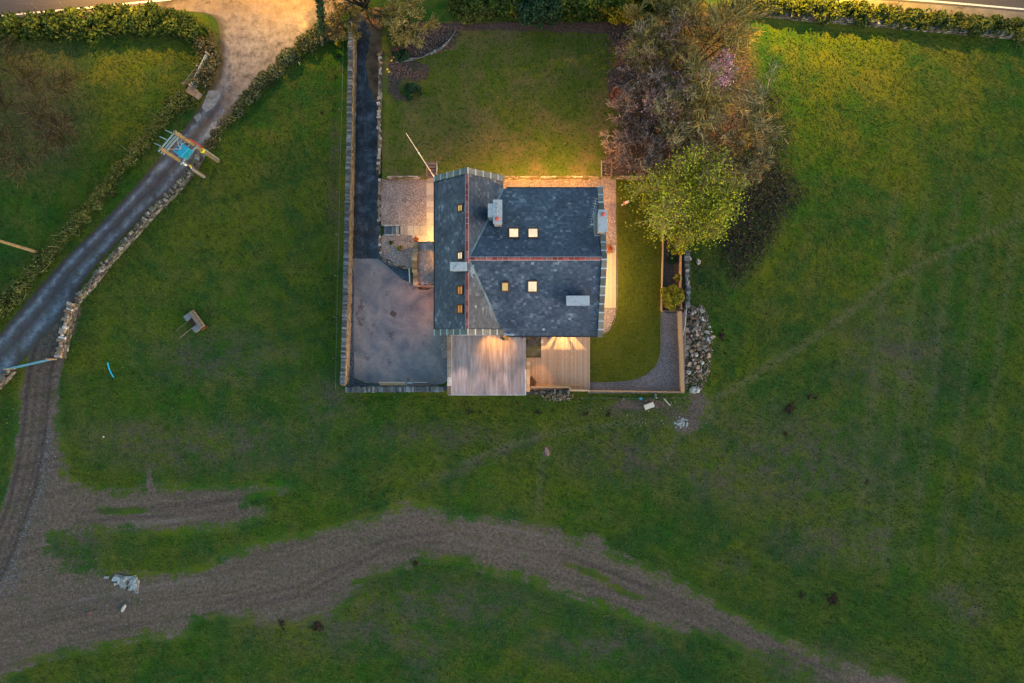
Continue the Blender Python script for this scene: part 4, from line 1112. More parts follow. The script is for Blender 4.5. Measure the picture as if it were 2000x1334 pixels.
mb.tube([(p.x, p.y, DZ), (p.x, p.y, DZ + .4), (p.x, p.y, DZ + .8)], [.16, .2, .17], 16); mb.build("body", M['metaldark'], br)
mb = MB(); mb.tube([(p.x, p.y, DZ + .8), (p.x, p.y, DZ + .84)], [.185, .185], 16); mb.tube([(p.x, p.y, DZ + .84), (p.x, p.y, DZ + .86)], [.09, .08], 10); mb.build("lid", M['navy'], br)
# log bench on deck
p = P(1041, 743, 1.1); bn = thing("garden_bench", "small dark brown bench set across the deck corner", "bench", (p.x, p.y, DZ))
R_ = -.95
mb = MB()
for i in range(3): mb.box(p + Matrix.Rotation(R_, 3, 'Z') @ Vector((0, -.14 + .13 * i, .0)), (.85, .12, .04), rz=R_)
mb.build("seat", M['frame'], bn)
mb = MB(); mb.box(p + Matrix.Rotation(R_, 3, 'Z') @ Vector((0, -.26, .16)), (.85, .04, .3), rz=R_); mb.build("backrest", M['frame'], bn)
for sx in (-.36, .36):
    for sy in (-.16, .12):
        mb = MB(); q = p + Matrix.Rotation(R_, 3, 'Z') @ Vector((sx, sy, 0)); mb.b3(q.x - .03, q.x + .03, q.y - .03, q.y + .03, DZ, p.z - .02); mb.build("leg", M['frame'], bn)

def fence(name, label, pts, z0, h, th, posts=2.0, rail=.10, boards_=True, m=None, cap=True, cat="fence"):
    m = m or M['timber']
    r = thing(name, label, cat, (pts[0][0], pts[0][1], z0))
    fb = MB()
    for a, b in zip(pts[:-1], pts[1:]):
        a = Vector((*a, 0)); b = Vector((*b, 0)); L = (b - a).length; k = max(1, int(L / .15)); d = (b - a) / L
        ang = math.atan2(d.y, d.x)
        for i in range(k):
            c = a + d * (i + .5) * L / k
            fb.box((c.x, c.y, z0 + h / 2), (L / k * .985, th, h + rng.uniform(-.01, .0)), rz=ang)
    fb.build("boards", m, r)
    if cap:
        fb = MB()
        for a, b in zip(pts[:-1], pts[1:]): fb.beam((*a, z0 + h + .02), (*b, z0 + h + .02), rail, .035)
        fb.build("cap_rail", m, r)
    for a, b in zip(pts[:-1], pts[1:]):
        a = Vector((*a, 0)); b = Vector((*b, 0)); L = (b - a).length; k = max(1, round(L / posts)); d = (b - a) / L; sd_ = Vector((d.y, -d.x, 0)) * (th / 2 + .045)
        for i in range(k + 1):
            c = a.lerp(b, i / k) + sd_; pb = MB(); pb.b3(c.x - .045, c.x + .045, c.y - .045, c.y + .045, min(0, z0), z0 + h - .02); pb.build("post", m, r)
    return r
FZ = 1.75
w2 = lambda x, y, z: (PX_(x, z), PY_(y, z))
# face of the fence between garage and deck is wide since it slopes: raised planter-like screen
scr = thing("timber_screen", "wide pale timber screen between garage roof and deck", "screen", P(1031, 730, .6))
mb = MB(); k = 9
sx0, sx1 = PX_(1028, 2.3), PX_(1035, 2.3); sy0, sy1 = PY_(765, 2.3), PY_(699, 2.3)
for i in range(k): mb.b3(sx0, sx1, sy0 + (sy1 - sy0) * i / k, sy0 + (sy1 - sy0) * (i + .99) / k, 2.26, 2.30)
mb.build("top_board", M['timber'], scr); mb = MB(); mb.b3(sx0 + .03, sx0 + .07, sy0, sy1, .2, 2.255); mb.b3(sx1 - .07, sx1 - .03, sy0, sy1, DZ + .01, 2.255); mb.build("side_board", M['timber'], scr)
for yy in (sy0 + .1, (sy0 + sy1) / 2, sy1 - .1):
    mb = MB(); mb.b3(sx0 + .08, sx1 - .08, yy - .05, yy + .05, .2, 2.255); mb.build("post", M['oldtimber'], scr)
fence("deck_fence", "low timber fence with a step along the deck's south edge", [w2(1036, 756, FZ), w2(1112, 756, FZ), w2(1114, 762.5, FZ), w2(1151, 763, FZ)], .5, FZ - .5, .04, rail=.14)
fence("timber_fence", "thin timber board fence south of the grey gravel corner", [w2(1152, 763.5, 1.3), w2(1240, 764.5, 1.3), w2(1334, 766, 1.3)], .2, 1.1, .03, rail=.06)
fr2 = fence("timber_fence", "new timber fence with broad cap beside the rubble pile", [w2(1333.5, 765, 1.55), w2(1331.5, 690, 1.55), w2(1328, 608, 1.55)], .4, 1.1, .10, rail=.34)
fr3 = fence("timber_fence", "timber fence stub behind the golden shrub bed", [w2(1331, 602, 1.4), w2(1330, 550, 1.4), w2(1331, 490, 1.4)], .4, .95, .05, rail=.07)
fence("board_edging", "upright board edging between east lawn and planting bed", [w2(1292, 607, 1.0), w2(1294, 520, 1.0), w2(1296, 440, 1.0), w2(1296, 360, 1.0)], .6, .42, .05, rail=.10, cat="edging")
fence("board_edging", "short board between planting bed and gravel corner", [w2(1294, 607.5, .75), w2(1324, 607.5, .75)], .6, .14, .04, rail=.06, cat="edging")
# metal lawn edging
for lab, pts in (("thin rusty edging strip curving round the east lawn", [(1290, 612), (1290, 690), (1280, 715), (1262, 732), (1236, 742), (1205, 746), (1153, 748)]), ("thin rusty edging strip beside the lit walkway", [(1205, 470), (1206, 560), (1203, 615), (1191, 644), (1178, 652)])):
    mb = MB(); pp = catmull(pts, 5)
    for a, b in zip(pp[:-1], pp[1:]): mb.beam(P(a[0], a[1], .63), P(b[0], b[1], .63), .035, .06)
    tag(mb.build("lawn_edging", M['oldtimber']), lab, "edging")
# wire fences along field side of garden wall
for lab, pts in (("thin wire stock fence along the west side of the garden wall", [(671, 60), (668, 200), (664, 330), (662, 450), (658, 600), (655, 760)]), ("thin wire fence below the timber fence in rough grass", [(1135, 777), (1230, 778), (1340, 777)])):
    r = thing("wire_fence", lab, "fence", P(*pts[0], 0)); mb = MB()
    for zz in (.5, .8, 1.0): mb.tube([P(p[0], p[1], zz) for p in pts], .005, 5)
    mb.build("wire", M['steelblue'], r)
    pp = resample([np.array(P(*p, 0)[:2]) for p in pts], 4.0)
    for q in pp: mb = MB(); mb.tube([(q[0], q[1], 0), (q[0], q[1], 1.1)], .05, 6); mb.build("post", M['oldtimber'], r)
p0 = thing("cable_pipe", "pale plastic pipe lying along the fence by the rubble", "pipe", P(1338, 620, .1)); mb = MB()
mb.tube([P(a, b, c) for a, b, c in ((1342, 585, 1.0), (1340, 610, .9), (1338, 635, .8), (1334, 655, .7))], .045, 8); mb.build("tube", M['lead'], p0)

# ------------------------------------------------------------------ transformer on two poles
tf_ = thing("pole_transformer", "blue transformer carried between two timber poles over the lane", "transformer", P(412, 330, 0))
b1, b2 = P(426, 315, 0), P(398, 345, 0); t1, t2 = P(341, 258, 9.2), P(314, 290, 9.2)
for b, t in ((b1, t1), (b2, t2)):
    mb = MB(); mb.tube([b, b.lerp(t, .5), t], [.20, .175, .15], 12, tint=rng.random()); mb.tube([t - Vector((0, 0, .02)), t + Vector((0, 0, .05))], [.17, .10], 10); mb.build("pole", M['pole'], tf_)
at = lambda k, f: (b1 if k == 0 else b2).lerp(t1 if k == 0 else t2, f)
mb = MB()
for f in (.995, .945, .90):
    mb = MB(); a, b = at(0, f), at(1, f); d = (a - b).normalized(); mb.beam(a + d * .25 + Vector((-.05, -.05, 0)), b - d * .25 + Vector((-.05, -.05, 0)), .09, .12); mb.build("crossarm", M['steelblue'], tf_)
a, b = at(0, .60), at(1, .60); d = (a - b).normalized(); sd_ = Vector((d.y, -d.x, 0))
for s_ in (-.28, .28): mb = MB(); mb.beam(a + d * .2 + sd_ * s_, b - d * .2 + sd_ * s_, .10, .14); mb.build("crossarm", M['steelblue'], tf_)
tc = (a + b) / 2 + Vector((0, 0, .55)); ang = math.atan2(d.y, d.x)
mb = MB(); mb.box(tc, (.98, .80, .95), rz=ang, jit=.0); mb.box(tc + Vector((0, 0, .49)), (1.06, .88, .05), rz=ang)
for i in range(7):
    for s_ in (-1, 1): mb.box(tc + Matrix.Rotation(ang, 3, 'Z') @ Vector((-.39 + .13 * i, s_ * .47, -.05)), (.04, .16, .7), rz=ang)
mb.build("tank", M['bluetank'], tf_)
for i in range(3):
    mb = MB(); q = tc + Matrix.Rotation(ang, 3, 'Z') @ Vector((-.3 + .3 * i, .22, .5))
    for j in range(5): mb.tube([q + Vector((0, 0, .07 * j)), q + Vector((0, 0, .07 * j + .05))], [.07, .045], 8)
    mb.build("bushing", M['metaldark'], tf_)
for i in range(3):
    q = at(1, .55).lerp(at(0, .55), .0) + Vector((.15 + .14 * i, -.05 - .12 * i, .1)); mb = MB()
    for j in range(5): mb.tube([q + Vector((0, 0, .07 * j)), q + Vector((0, 0, .07 * j + .06))], [.09, .06], 8)
    mb.build("insulator", M['white'], tf_)
for i in range(3):
    q = at(0, .995).lerp(at(1, .995), .1 + .4 * i) + Vector((-.1, .05, .08)); mb = MB(); mb.tube([q, q + Vector((-.55, .25, .02))], [.05, .03], 7); mb.build("insulator", M['steelblue'], tf_)
for k_, f in ((0, .42), (1, .40)):
    q = at(k_, f); mb = MB(); mb.tube([q - Vector((0, 0, .03)) + Vector((.08, -.05, 0)), q + Vector((.08, -.05, .06))], [.24, .22], 14); mb.tube([q + Vector((.08, -.05, .06)), q + Vector((.08, -.05, .10))], [.12, .1], 10); mb.build("warning_cap", M['yellow'], tf_)
mb = MB(); q0 = at(0, .75); mb.tube([q0 + Vector((.22, .12, 0)), at(0, .45) + Vector((.24, .14, 0))], .05, 6); mb.build("cable_guard", M['red'], tf_)
mb = MB()
for (k_, f) in ((0, .9), (1, .9), (0, .72)):
    q = at(k_, f); mb.tube([q, q.lerp(tc, .5) + Vector((-.2, .1, .35)), tc + Vector((0, 0, .6))], .022, 5)
mb.tube([at(1, .55), at(1, .45) + Vector((.3, -.1, 0)), at(1, .30) + Vector((.22, -.05, 0))], .03, 5)
mb.build("cable", M['metalgrey'], tf_)
mb = MB(); q = at(1, .44); mb.tube([q + Vector((.15, -.25, 0)), q + Vector((.3, -.35, -.4))], .06, 7); mb.box(q + Vector((.25, -.3, .1)), (.2, .2, .3), rz=.4); mb.build("cable_joint", M['navy'], tf_)
for k_ in (0, 1):
    mb = MB(); b = (b1, b2)[k_]; e = b + Vector((0, 0, 0)); s_ = Vector((.17, -.1, 0)) if k_ else Vector((.12, .16, 0)); mb.beam(b + s_ + Vector((0, 0, .1)), at(k_, .40) + s_, .10, .10); mb.build("cable_guard", M['metalgrey'], tf_)
# telegraph poles
tp1 = thing("telegraph_pole", "slanting timber pole standing behind the lane hedge at left", "pole", P(74, 493, 0))
mb = MB(); mb.tube([P(74, 493, 0), P(-75, 448, 9.5)], [.17, .12], 10); mb.build("pole", M['pole'], tp1)
mb = MB(); q = P(-72, 449, 9.3); mb.beam(q + Vector((-.1, -.7, 0)), q + Vector((-.1, .7, 0)), .1, .1); mb.build("crossarm", M['steelblue'], tp1)
tp2 = thing("telegraph_pole", "ivy clad timber pole between the lane mouth and the field corner", "pole", P(629, 88, 0))
mb = MB(); mb.tube([P(629, 88, 0), P(622, -60, 9.0)], [.15, .12], 10); mb.build("pole", M['pole'], tp2)
tpb, tpt = P(629, 88, 0), P(622, -60, 9.0)
# aerial mast at the gable
ms = thing("radio_mast", "slim pale mast rising from the north west gable corner", "mast", (-7.0, 15.0, .6))
mb = MB(); mA = Vector((-7.15, 15.20, 2.6)); mB_ = P(793, 260, 12.8); mm = mA.lerp(mB_, .62)
mb.tube([mA, mm], [.055, .045], 8); mb.tube([mm, mB_], [.036, .028], 8); mb.build("pole", M['cream'], ms)
mb = MB(); mb.tube([mm - (mB_ - mA).normalized() * .15, mm + (mB_ - mA).normalized() * .1], [.062, .062], 8); mb.build("collar", M['white'], ms)
mb = MB()
for f in (.06, .2): q = mA.lerp(mB_, f); mb.beam(q, (wx0 + .05, YN - .15, q.z), .05, .05)
mb.build("bracket", M['steelblue'], ms)

# ------------------------------------------------------------------ gates, implements, debris
def gate(name, label, a, b, h, m, bars=5):
    r = thing(name, label, "gate", a); A = Vector(a); B = Vector(b)
    mb = MB()
    for i in range(bars): z = .12 + (h - .14) * i / (bars - 1); mb.tube([A + Vector((0, 0, z)), B + Vector((0, 0, z))], .045 if i in (0, bars - 1) else .03, 8)
    mb.build("bar", m, r)
    mb = MB()
    for f in (0, .5, 1): q = A.lerp(B, f); mb.tube([q + Vector((0, 0, .12)), q + Vector((0, 0, h))], .04, 8)
    mb.tube([A + Vector((0, 0, .12)), A.lerp(B, .5) + Vector((0, 0, h))], .025, 6); mb.tube([B + Vector((0, 0, .12)), A.lerp(B, .5) + Vector((0, 0, h))], .025, 6)
    mb.build("frame", m, r)
    for q in (A, B):
        mb = MB(); q = q + (q - (A + B) / 2).normalized() * .18; mb.tube([(q.x, q.y, 0), (q.x, q.y, h + .15)], .10, 10); mb.build("post", M['oldtimber'], r)
    return r
gate("field_gate", "pale blue field gate closing the dirt track off the lane", P(32, 719, 0), P(106, 702, 0), 1.25, M['gateblue'], 7)
g2 = gate("field_gate", "blue grey tubular gate leaning in the hedge by the lane mouth", P(384, 172, 0), P(412, 116, 0), 1.15, M['steelblue'])
gate("field_gate", "weathered wooden gate half buried behind the tubular gate", P(370, 168, 0), P(392, 140, 0), 1.0, M['oldtimber'], 4)
p = P(379, 181, .5); mb = MB(); mb.box((p.x, p.y, .45), (.95, .7, .9), rz=-.55, jit=.06)
bx = thing("water_trough", "tan box shaped trough beside the hedge and tubular gate", "trough", (p.x, p.y, 0)); mb.build("body", M['rubble'], bx); mb = MB(); mb.box((p.x, p.y, .92), (1.02, .76, .05), rz=-.55); mb.build("lid", M['oldtimber'], bx)
# field roller / drill with two shafts
ca, cb = P(359, 617, .6), P(398, 642, .6)
rl = thing("farm_implement", "old wooden seed drill with two long shafts in the west field", "farm tool", P(380, 630, 0))
R_ = math.radians(-54); RR = Matrix.Rotation(R_, 3, 'Z'); c0 = P(381, 627, .6)
mb = MB(); mb.box(c0 + RR @ Vector((0, .28, .0)), (2.05, .48, .55), rz=R_); 
for i in range(4): mb.box(c0 + RR @ Vector((0, .10 + i * .12, .30)), (2.0, .10, .03), rz=R_)
mb.build("hopper", M['oldtimber'], rl)
for s_ in (-1, 1):
    mb = MB(); mb.box(c0 + RR @ Vector((s_ * .75, -.32, .05)), (.56, .62, .30), rz=R_); mb.box(c0 + RR @ Vector((s_ * .75, -.32, .215)), (.60, .66, .03), rz=R_); mb.build("footboard", M['greystep'], rl)
    mb = MB(); mb.beam(c0 + RR @ Vector((s_ * .42, -.2, .1)), c0 + RR @ Vector((s_ * .42 - .1, -2.5, -.52)), .035, .05); mb.build("shaft", M['oldtimber'], rl)
    mb = MB(); q = c0 + RR @ Vector((s_ * 1.10, .25, -.25)); ax_ = RR @ Vector((.04, 0, 0)); mb.tube([q - ax_, q + ax_], [.36, .36], 20); mb.build("wheel", M['frame'], rl)
mb = MB(); mb.box(c0 + RR @ Vector((0, -.60, 0)), (1.0, .06, .08), rz=R_); mb.box(c0 + RR @ Vector((0, -.25, -.1)), (1.0, .5, .05), rz=R_); mb.build("tray", M['frame'], rl)
pp = catmull([(210, 708), (212, 716), (216, 727), (222, 737)], 5)
pipe = thing("plastic_pipe", "short curved bright blue plastic pipe on the west field", "pipe", P(216, 722, 0)); mb = MB(); mb.tube([P(a[0], a[1], .06) for a in pp], .065, 8); mb.build("tube", M['bluepipe'], pipe)
rl.scale = (.92, .92, .92)
# lumber stack by the yard wall
ls = thing("timber_stack", "stack of long planks and battens against the low yard wall", "planks", P(790, 750, 0))
for i, (x0, x1, y, z, w_, m_) in enumerate([(740, 792, 747.5, .10, .16, 'cream'), (742, 793, 750, .15, .22, 'timber'), (742, 793, 753.5, .12, .20, 'oldtimber'), (795, 842, 751.5, .14, .20, 'treads'), (796, 830, 755, .10, .12, 'white'), (797, 862, 757, .08, .06, 'white'), (808, 835, 747, .07, .08, 'cream'), (795, 806, 748, .1, .1, 'white')]):
    mb = MB(); a = P(x0, y, z); b = P(x1, y, z); mb.beam(a, b, w_, .08 + z * .6); mb.build("plank", M[m_], ls)
mb = MB(); p = P(794.5, 751, .25); mb.box((p.x, p.y, .22), (.10, .5, .06)); mb.build("strap", M['steelblue'], ls)
# manhole, drain
mh = thing("manhole_cover", "square rusty manhole cover turned diamond-wise in the yard", "manhole", P(768, 613, .02)); p = P(768, 613, .03)
mb = MB(); mb.box((p.x, p.y, .024), (.58, .46, .02), rz=-.6); mb.build("frame", M['metaldark'], mh); mb = MB()
for i in range(5): mb.box(p + Matrix.Rotation(-.6, 3, 'Z') @ Vector((-.2 + .1 * i, 0, .006)), (.07, .38, .012), rz=-.6)
mb.build("plate", tinted("rust", [(0, (.12, .075, .06)), (1, (.16, .10, .08))], .8, 6, .3), mh)
dr = thing("drain_cover", "round drain cover set in the west gravel", "drain", P(790, 391, .61)); p = P(790, 391, .61)
mb = MB(); mb.tube([(p.x, p.y, .60), (p.x, p.y, .64)], [.24, .24], 20); mb.build("rim", tinted("terracotta", [(0, (.22, .13, .07)), (1, (.26, .15, .08))], .8), dr); mb = MB(); mb.tube([(p.x, p.y, .60), (p.x, p.y, .655)], [.16, .155], 16); mb.build("lid", M['greystep'], dr)
# barrow of red by the porch
p = P(828, 560, .3)
wb = thing("wheelbarrow", "dark rusty wheelbarrow parked south of the porch", "wheelbarrow", (p.x, p.y, .02))
mb = MB(); mb.add([(p.x - .35, p.y - .2, .3), (p.x + .35, p.y - .2, .3), (p.x + .35, p.y + .2, .3), (p.x - .35, p.y + .2, .3), (p.x - .5, p.y - .3, .55), (p.x + .5, p.y - .3, .55), (p.x + .5, p.y + .3, .55), (p.x - .5, p.y + .3, .55)],
       [(0, 1, 2, 3), (0, 4, 5, 1), (1, 5, 6, 2), (2, 6, 7, 3), (3, 7, 4, 0)]); mb.build("tray", M['frame'], wb)
mb = MB(); mb.tube([(p.x - .6, p.y - .03, .22), (p.x - .6, p.y + .03, .22)], [.2, .2], 14); mb.build("wheel", M['metaldark'], wb)
for s_ in (-1, 1): mb = MB(); mb.tube([(p.x - .6, p.y + s_ * .08, .22), (p.x + .9, p.y + s_ * .28, .5)], .02, 6); mb.tube([(p.x + .3, p.y + s_ * .2, .02), (p.x + .3, p.y + s_ * .2, .34)], .02, 6); mb.build("handle", M['oldtimber'], wb)
# white board by porch
mb = MB(); a = P(800, 524, 1.0); b = P(801, 552, 1.0); mb.beam(a, b, .08, .7); r = thing("leaning_board", "narrow white board standing beside the porch parapet", "board", P(800, 540, 0)); mb.build("board", M['white'], r)
# ornament on east lawn, red plant on walkway
def blobplant(name, label, cat, px, py, z, parts):
    p = P(px, py, z + .2); r = thing(name, label, cat, (p.x, p.y, z))
    for nm, off, s, m_ in parts:
        mb = MB(); mb.rock(p + Vector(off) - Vector((0, 0, .2)) + Vector((0, 0, s[2] / 2)), s, rz=.5); mb.build(nm, M[m_], r)
    return r
blobplant("garden_ornament", "pale cream and brown animal ornament on the east lawn", "ornament", 1222, 397, .612, [("body", (.15, .12, 0), (.55, .3, .35), 'cream'), ("head", (-.3, -.12, 0), (.3, .2, .2), 'cream'), ("base", (-.05, .05, 0), (.45, .4, .1), 'pot')])
pp = P(1190, 487, .8); r = thing("potted_plant", "dark red leaved plant in a pot on the lit walkway", "plant pot", (pp.x, pp.y, .72))
mb = MB(); mb.tube([(pp.x + .08, pp.y + .12, .72), (pp.x + .08, pp.y + .12, .98)], [.13, .17], 14); mb.build("pot", M['metaldark'], r)

# tarpaulin heap
p = P(1275, 256, 1.6); r = thing("tarpaulin_heap", "dark navy tarpaulin bundled under the bare shrubs", "tarpaulin", (p.x, p.y, 1.2)); 
for i, (dx_, dy_, sx, sy, sz, m_) in enumerate([(-.2, .45, .7, .6, .5, 'navy'), (-.45, .05, .6, .7, .45, 'navy'), (.1, .1, .5, .5, .6, 'navy'), (.0, -.45, .9, .45, .35, 'navy'), (.45, -.55, .6, .5, .4, 'navy'), (.5, .2, .6, .4, .4, 'redleaf'), (.1, -.15, .7, .3, .3, 'leafolive')]):
    mb = MB(); mb.rock((p.x + dx_, p.y + dy_, 1.2 + sz / 2), (sx, sy, sz)); mb.build("bundle", M[m_], r)

# rubble pile: individual stones
prot = []
for i in range(7):
    mb = MB(); mb.rock((0, 0, .5), (1, 1, 1), tint=i / 6.0) if i % 3 == 0 else mb.box((0, 0, .5), (.9, .9, .9), jit=.16, tint=i / 6.0); o = mb.build("rubble_stone", M['rubble']); prot.append(o)
spots = []
while len(spots) < 292:
    x = rng.uniform(1334, 1392); y = rng.uniform(598, 745)
    hw = 1 if 1338 < x < 1362 + 26 * math.sin((y - 598) / 147 * math.pi) ** .6 + rng.uniform(-4, 5) else 0
    if hw: spots.append((x, y))
RUB = "broken stones heaped beside the timber fence"
for i, (x, y) in enumerate(spots):
    o = prot[i] if i < 7 else prot[rng.randrange(7)].copy()
    if i >= 7: COL.objects.link(o)
    u_ = min(1, max(0, 1 - abs(x - 1357) / 26)); zc = .55 * u_ * math.sin(max(0, min(1, (y - 598) / 147)) * math.pi) * rng.uniform(.2, 1)
    s_ = rng.choice([.17, .22, .27, .33, .48]) * rng.uniform(.8, 1.2)
    o.scale = (s_, s_ * rng.uniform(.5, .9), s_ * rng.uniform(.4, .7)); q = P(x, y, zc); o.location = (q.x, q.y, max(0, zc - .05)); o.rotation_euler = (rng.uniform(-.4, .4), rng.uniform(-.4, .4), rng.uniform(0, 6.28))
    tag(o, "broken stone lying in the rubble heap beside the timber fence", "stone", RUB)
mb = MB()
for i in range(1700):
    x = rng.uniform(1336, 1392); y = rng.uniform(595, 760); hwid = 26 * math.sin(max(0.01, min(.99, (y - 590) / 175)) * math.pi) ** .6
    if x > 1360 + hwid + 6: continue
    zc = rng.uniform(0, .2); s_ = rng.uniform(.05, .16); mb.rock(P(x, y, zc), (s_, s_ * .8, s_ * .5))
tag(mb.build("rubble_chips", M['rubble']), "small stone chips scattered through the rubble heap", "chips", None, 'stuff')
def stone(px, py, sx, sy, sz, rz, label, m='rubble', name="boulder", cat="stone", group=None, z=0):
    mb = MB(); p = P(px, py, z + sz / 2); mb.rock(p, (sx, sy, sz), rz=rz); o = mb.build(name, M[m], base=(p.x, p.y, z)); return tag(o, label, cat, group)
stone(1357, 762, 1.2, .8, .4, .1, "large flat grey slab lying off the fence corner", 'limestone')
stone(1341, 691, .5, .5, .35, 0, "pale square stone tight against the timber fence", 'limestone')
stone(1344, 727, .7, .5, .3, -.6, "white angular block low in the rubble by the fence", 'limestone')
stone(1340, 746, .4, .4, .3, 0, "small pale block at the foot of the timber fence", 'limestone')
stone(1345, 504, .7, .45, .35, -.6, "rounded pale boulder next to the old wall end", 'limestone')
stone(1364, 511, .5, .65, .35, .1, "oval pale boulder alone in the rough grass", 'limestone')
mb = MB(); p = P(1268, 793, .3); mb.box((p.x, p.y, .17), (.95, .5, .34), rz=.35, jit=.02); tag(mb.build("dressed_stone", M['cream'], base=(p.x, p.y, 0)), "pale cream rectangular block below the timber fence", "block")
mb = MB(); mb.beam(P(1296, 778, .08), P(1309, 792, .08), .09, .06); tag(mb.build("timber_offcut", M['cream'], base=P(1302, 785, 0)), "thin pale batten lying in the grass south of the fence", "plank")
stone(1251, 778, .38, .25, .2, 0, "small blue painted stone among the fence debris", 'bluetank')
for (x, y, m_, l_) in ((1258, 766, 'rubble', "reddish brick lump against the timber fence foot"), (1262, 782, 'pinkbark', "brown stone beside the blue debris"), (1280, 771, 'greystep', "dark grey lump below the fence"), (1281, 776, 'limestone', "pale chip beside the dark grey lump")):
    stone(x, y, .32, .25, .22, rng.uniform(0, 3), l_, m_, name="debris")
mb = MB()
for i in range(240):
    x = rng.gauss(1290, 55); y = rng.uniform(770, 835)
    if x < 1130 or x > 1400: continue
    s_ = rng.uniform(.03, .11); mb.rock(P(x, y, .02), (s_, s_, s_ * .6))
for i in range(100):
    x = rng.gauss(1088, 16); y = rng.uniform(770, 782); s_ = rng.uniform(.08, .3); mb.rock(P(x, y, .05), (s_, s_ * .6, s_ * .4), tint=rng.uniform(.3, .8))
tag(mb.build("stone_debris", M['rubble']), "small stones and mortar scattered in the grass below the fences", "stones", None, 'stuff')
mb = MB()
for i in range(60):
    x = rng.gauss(1330, 7); y = rng.gauss(826, 6); s_ = rng.uniform(.06, .3); mb.rock(P(x, y, .01), (s_, s_ * .7, .05))
tag(mb.build("lime_spill", M['limestone']), "pale patch of spilt lime in the grass", "spill", None, 'stuff')
# limestone outcrop lower left
r = thing("rock_outcrop", "weathered white limestone outcrop in the bare ground lower left", "rock", P(245, 1140, 0)); mb = MB()
for (x, y, sx, sy) in ((252, 1132, .9, .5), (262, 1140, .55, .9), (240, 1138, .55, .8), (228, 1131, .7, .4), (268, 1150, .3, .8), (256, 1147, .4, .6), (208, 1127, .45, .2), (226, 1140, .4, .3), (247, 1128, 1.1, .3), (234, 1126, .9, .35), (258, 1128, .8, .3), (246, 1136, .35, .5), (256, 1138, .3, .6), (233, 1136, .3, .4), (263, 1131, .6, .3), (270, 1140, .22, .7), (244, 1146, .3, .3), (262, 1149, .2, .4), (269, 1156, .2, .3)):
    mb.box(P(x, y, .02), (sx, sy, .2), rz=rng.uniform(-.3, .3), jit=min(sx, sy) * .28)
mb.build("rock", M['limestone'], r)
stone(241, 1188, .35, .9, .2, -.5, "narrow grey rock south of the white outcrop", 'limestone'); stone(174, 1197, .6, .6, .18, .3, "flat brown stone west of the outcrop in bare ground", 'pinkbark')
mb = MB()
for i in range(420):
    x = rng.gauss(190, 70); y = rng.gauss(1165, 35); s_ = rng.uniform(.03, .14); mb.rock(P(x, y, .01), (s_, s_ * .7, s_ * .5))
for i in range(700):
    t = rng.random(); x = 96 - 120 * t * t + rng.gauss(0, 11 + 22 * t) ; y = 840 + 340 * t; s_ = rng.uniform(.04, .13); mb.rock(P(x, y, .01), (s_, s_ * .7, s_ * .5))
tag(mb.build("loose_stones", M['copestone']), "loose pale stones scattered along the dirt track", "stones", None, 'stuff')
stone(1068, 882, .45, .9, .12, .3, "reddish flat rock showing through the south pasture", 'pinkbark')
stone(202, 853, .2, .2, .12, 0, "tiny white stone alone in the west field", 'limestone')
# molehills
MH = [(918, 803, .42), (939, 804, .3), (1012, 788, .24), (1014, 803, .26), (1050, 805, .5), (1081, 801, .28), (1145, 808, .4), (1187, 808, .42), (1411, 655, .6), (1416, 690, .3), (1541, 800, .7), (1580, 776, .45), (1593, 777, .35),
      (1694, 941, .38), (1566, 1162, .45), (1626, 1170, .75), (550, 1218, .5), (618, 1222, .7), (810, 1100, .45), (630, 218, .3), (660, 110, .35), (656, 152, .28), (1534, 848, .4), (1442, 1088, .2), (1845, 103, .3), (1500, 138, .2)]
def molehill(i, x, y, s_):
    mb = MB(); 
    for k in range(int(26 * max(.5, s_ * 1.6))): 
        q = P(x + rng.gauss(0, 7 * s_), y + rng.gauss(0, 7 * s_), 0); hh = rng.uniform(.04, .22) * s_; mb.rock((q.x, q.y, hh * .5 + gz(x, y)), (rng.uniform(.1, .34) * s_ * 1.5, rng.uniform(.1, .34) * s_ * 1.5, hh * 1.3))
    c = P(x, y, 0); return mb.build("molehill", M['soil'], base=(c.x, c.y, gz(x, y)))
MHL = ["dark molehill just below the left corner of the garage", "small molehill beside the larger one below the garage", "tiny upper molehill below the garage's right corner", "tiny lower molehill below the garage's right corner", "flat brown molehill below the broken wall",
       "small dark molehill right of the flat brown one", "loose dark molehill midway below the gravel fence", "dark molehill at the right below the gravel fence", "brown molehill east of the rubble heap", "faint molehill just south of the one by the rubble", "largest dark molehill in the mid east field",
       "flat molehill north east of the largest one", "black molehill tight beside the flat one", "lone black molehill far down the east field", "small black molehill left of a large red brown one", "large red brown molehill near the lower track", "black molehill under the brown track, left of a pair", "red brown molehill under the brown track, right of a pair",
       "molehill on the upper edge of the central bare track", "molehill high in the west field near the garden wall", "molehill beside the top of the garden wall", "second molehill down beside the garden wall", "grey green hump in the mid east field", "speck of soil by the bare track's right end", "dark hump under the roadside hedge at right", "little hump near the roadside hedge at left"]
for i, (x, y, s_) in enumerate(MH): tag(molehill(i, x, y, s_), MHL[i], "molehill", "molehills in the pasture")

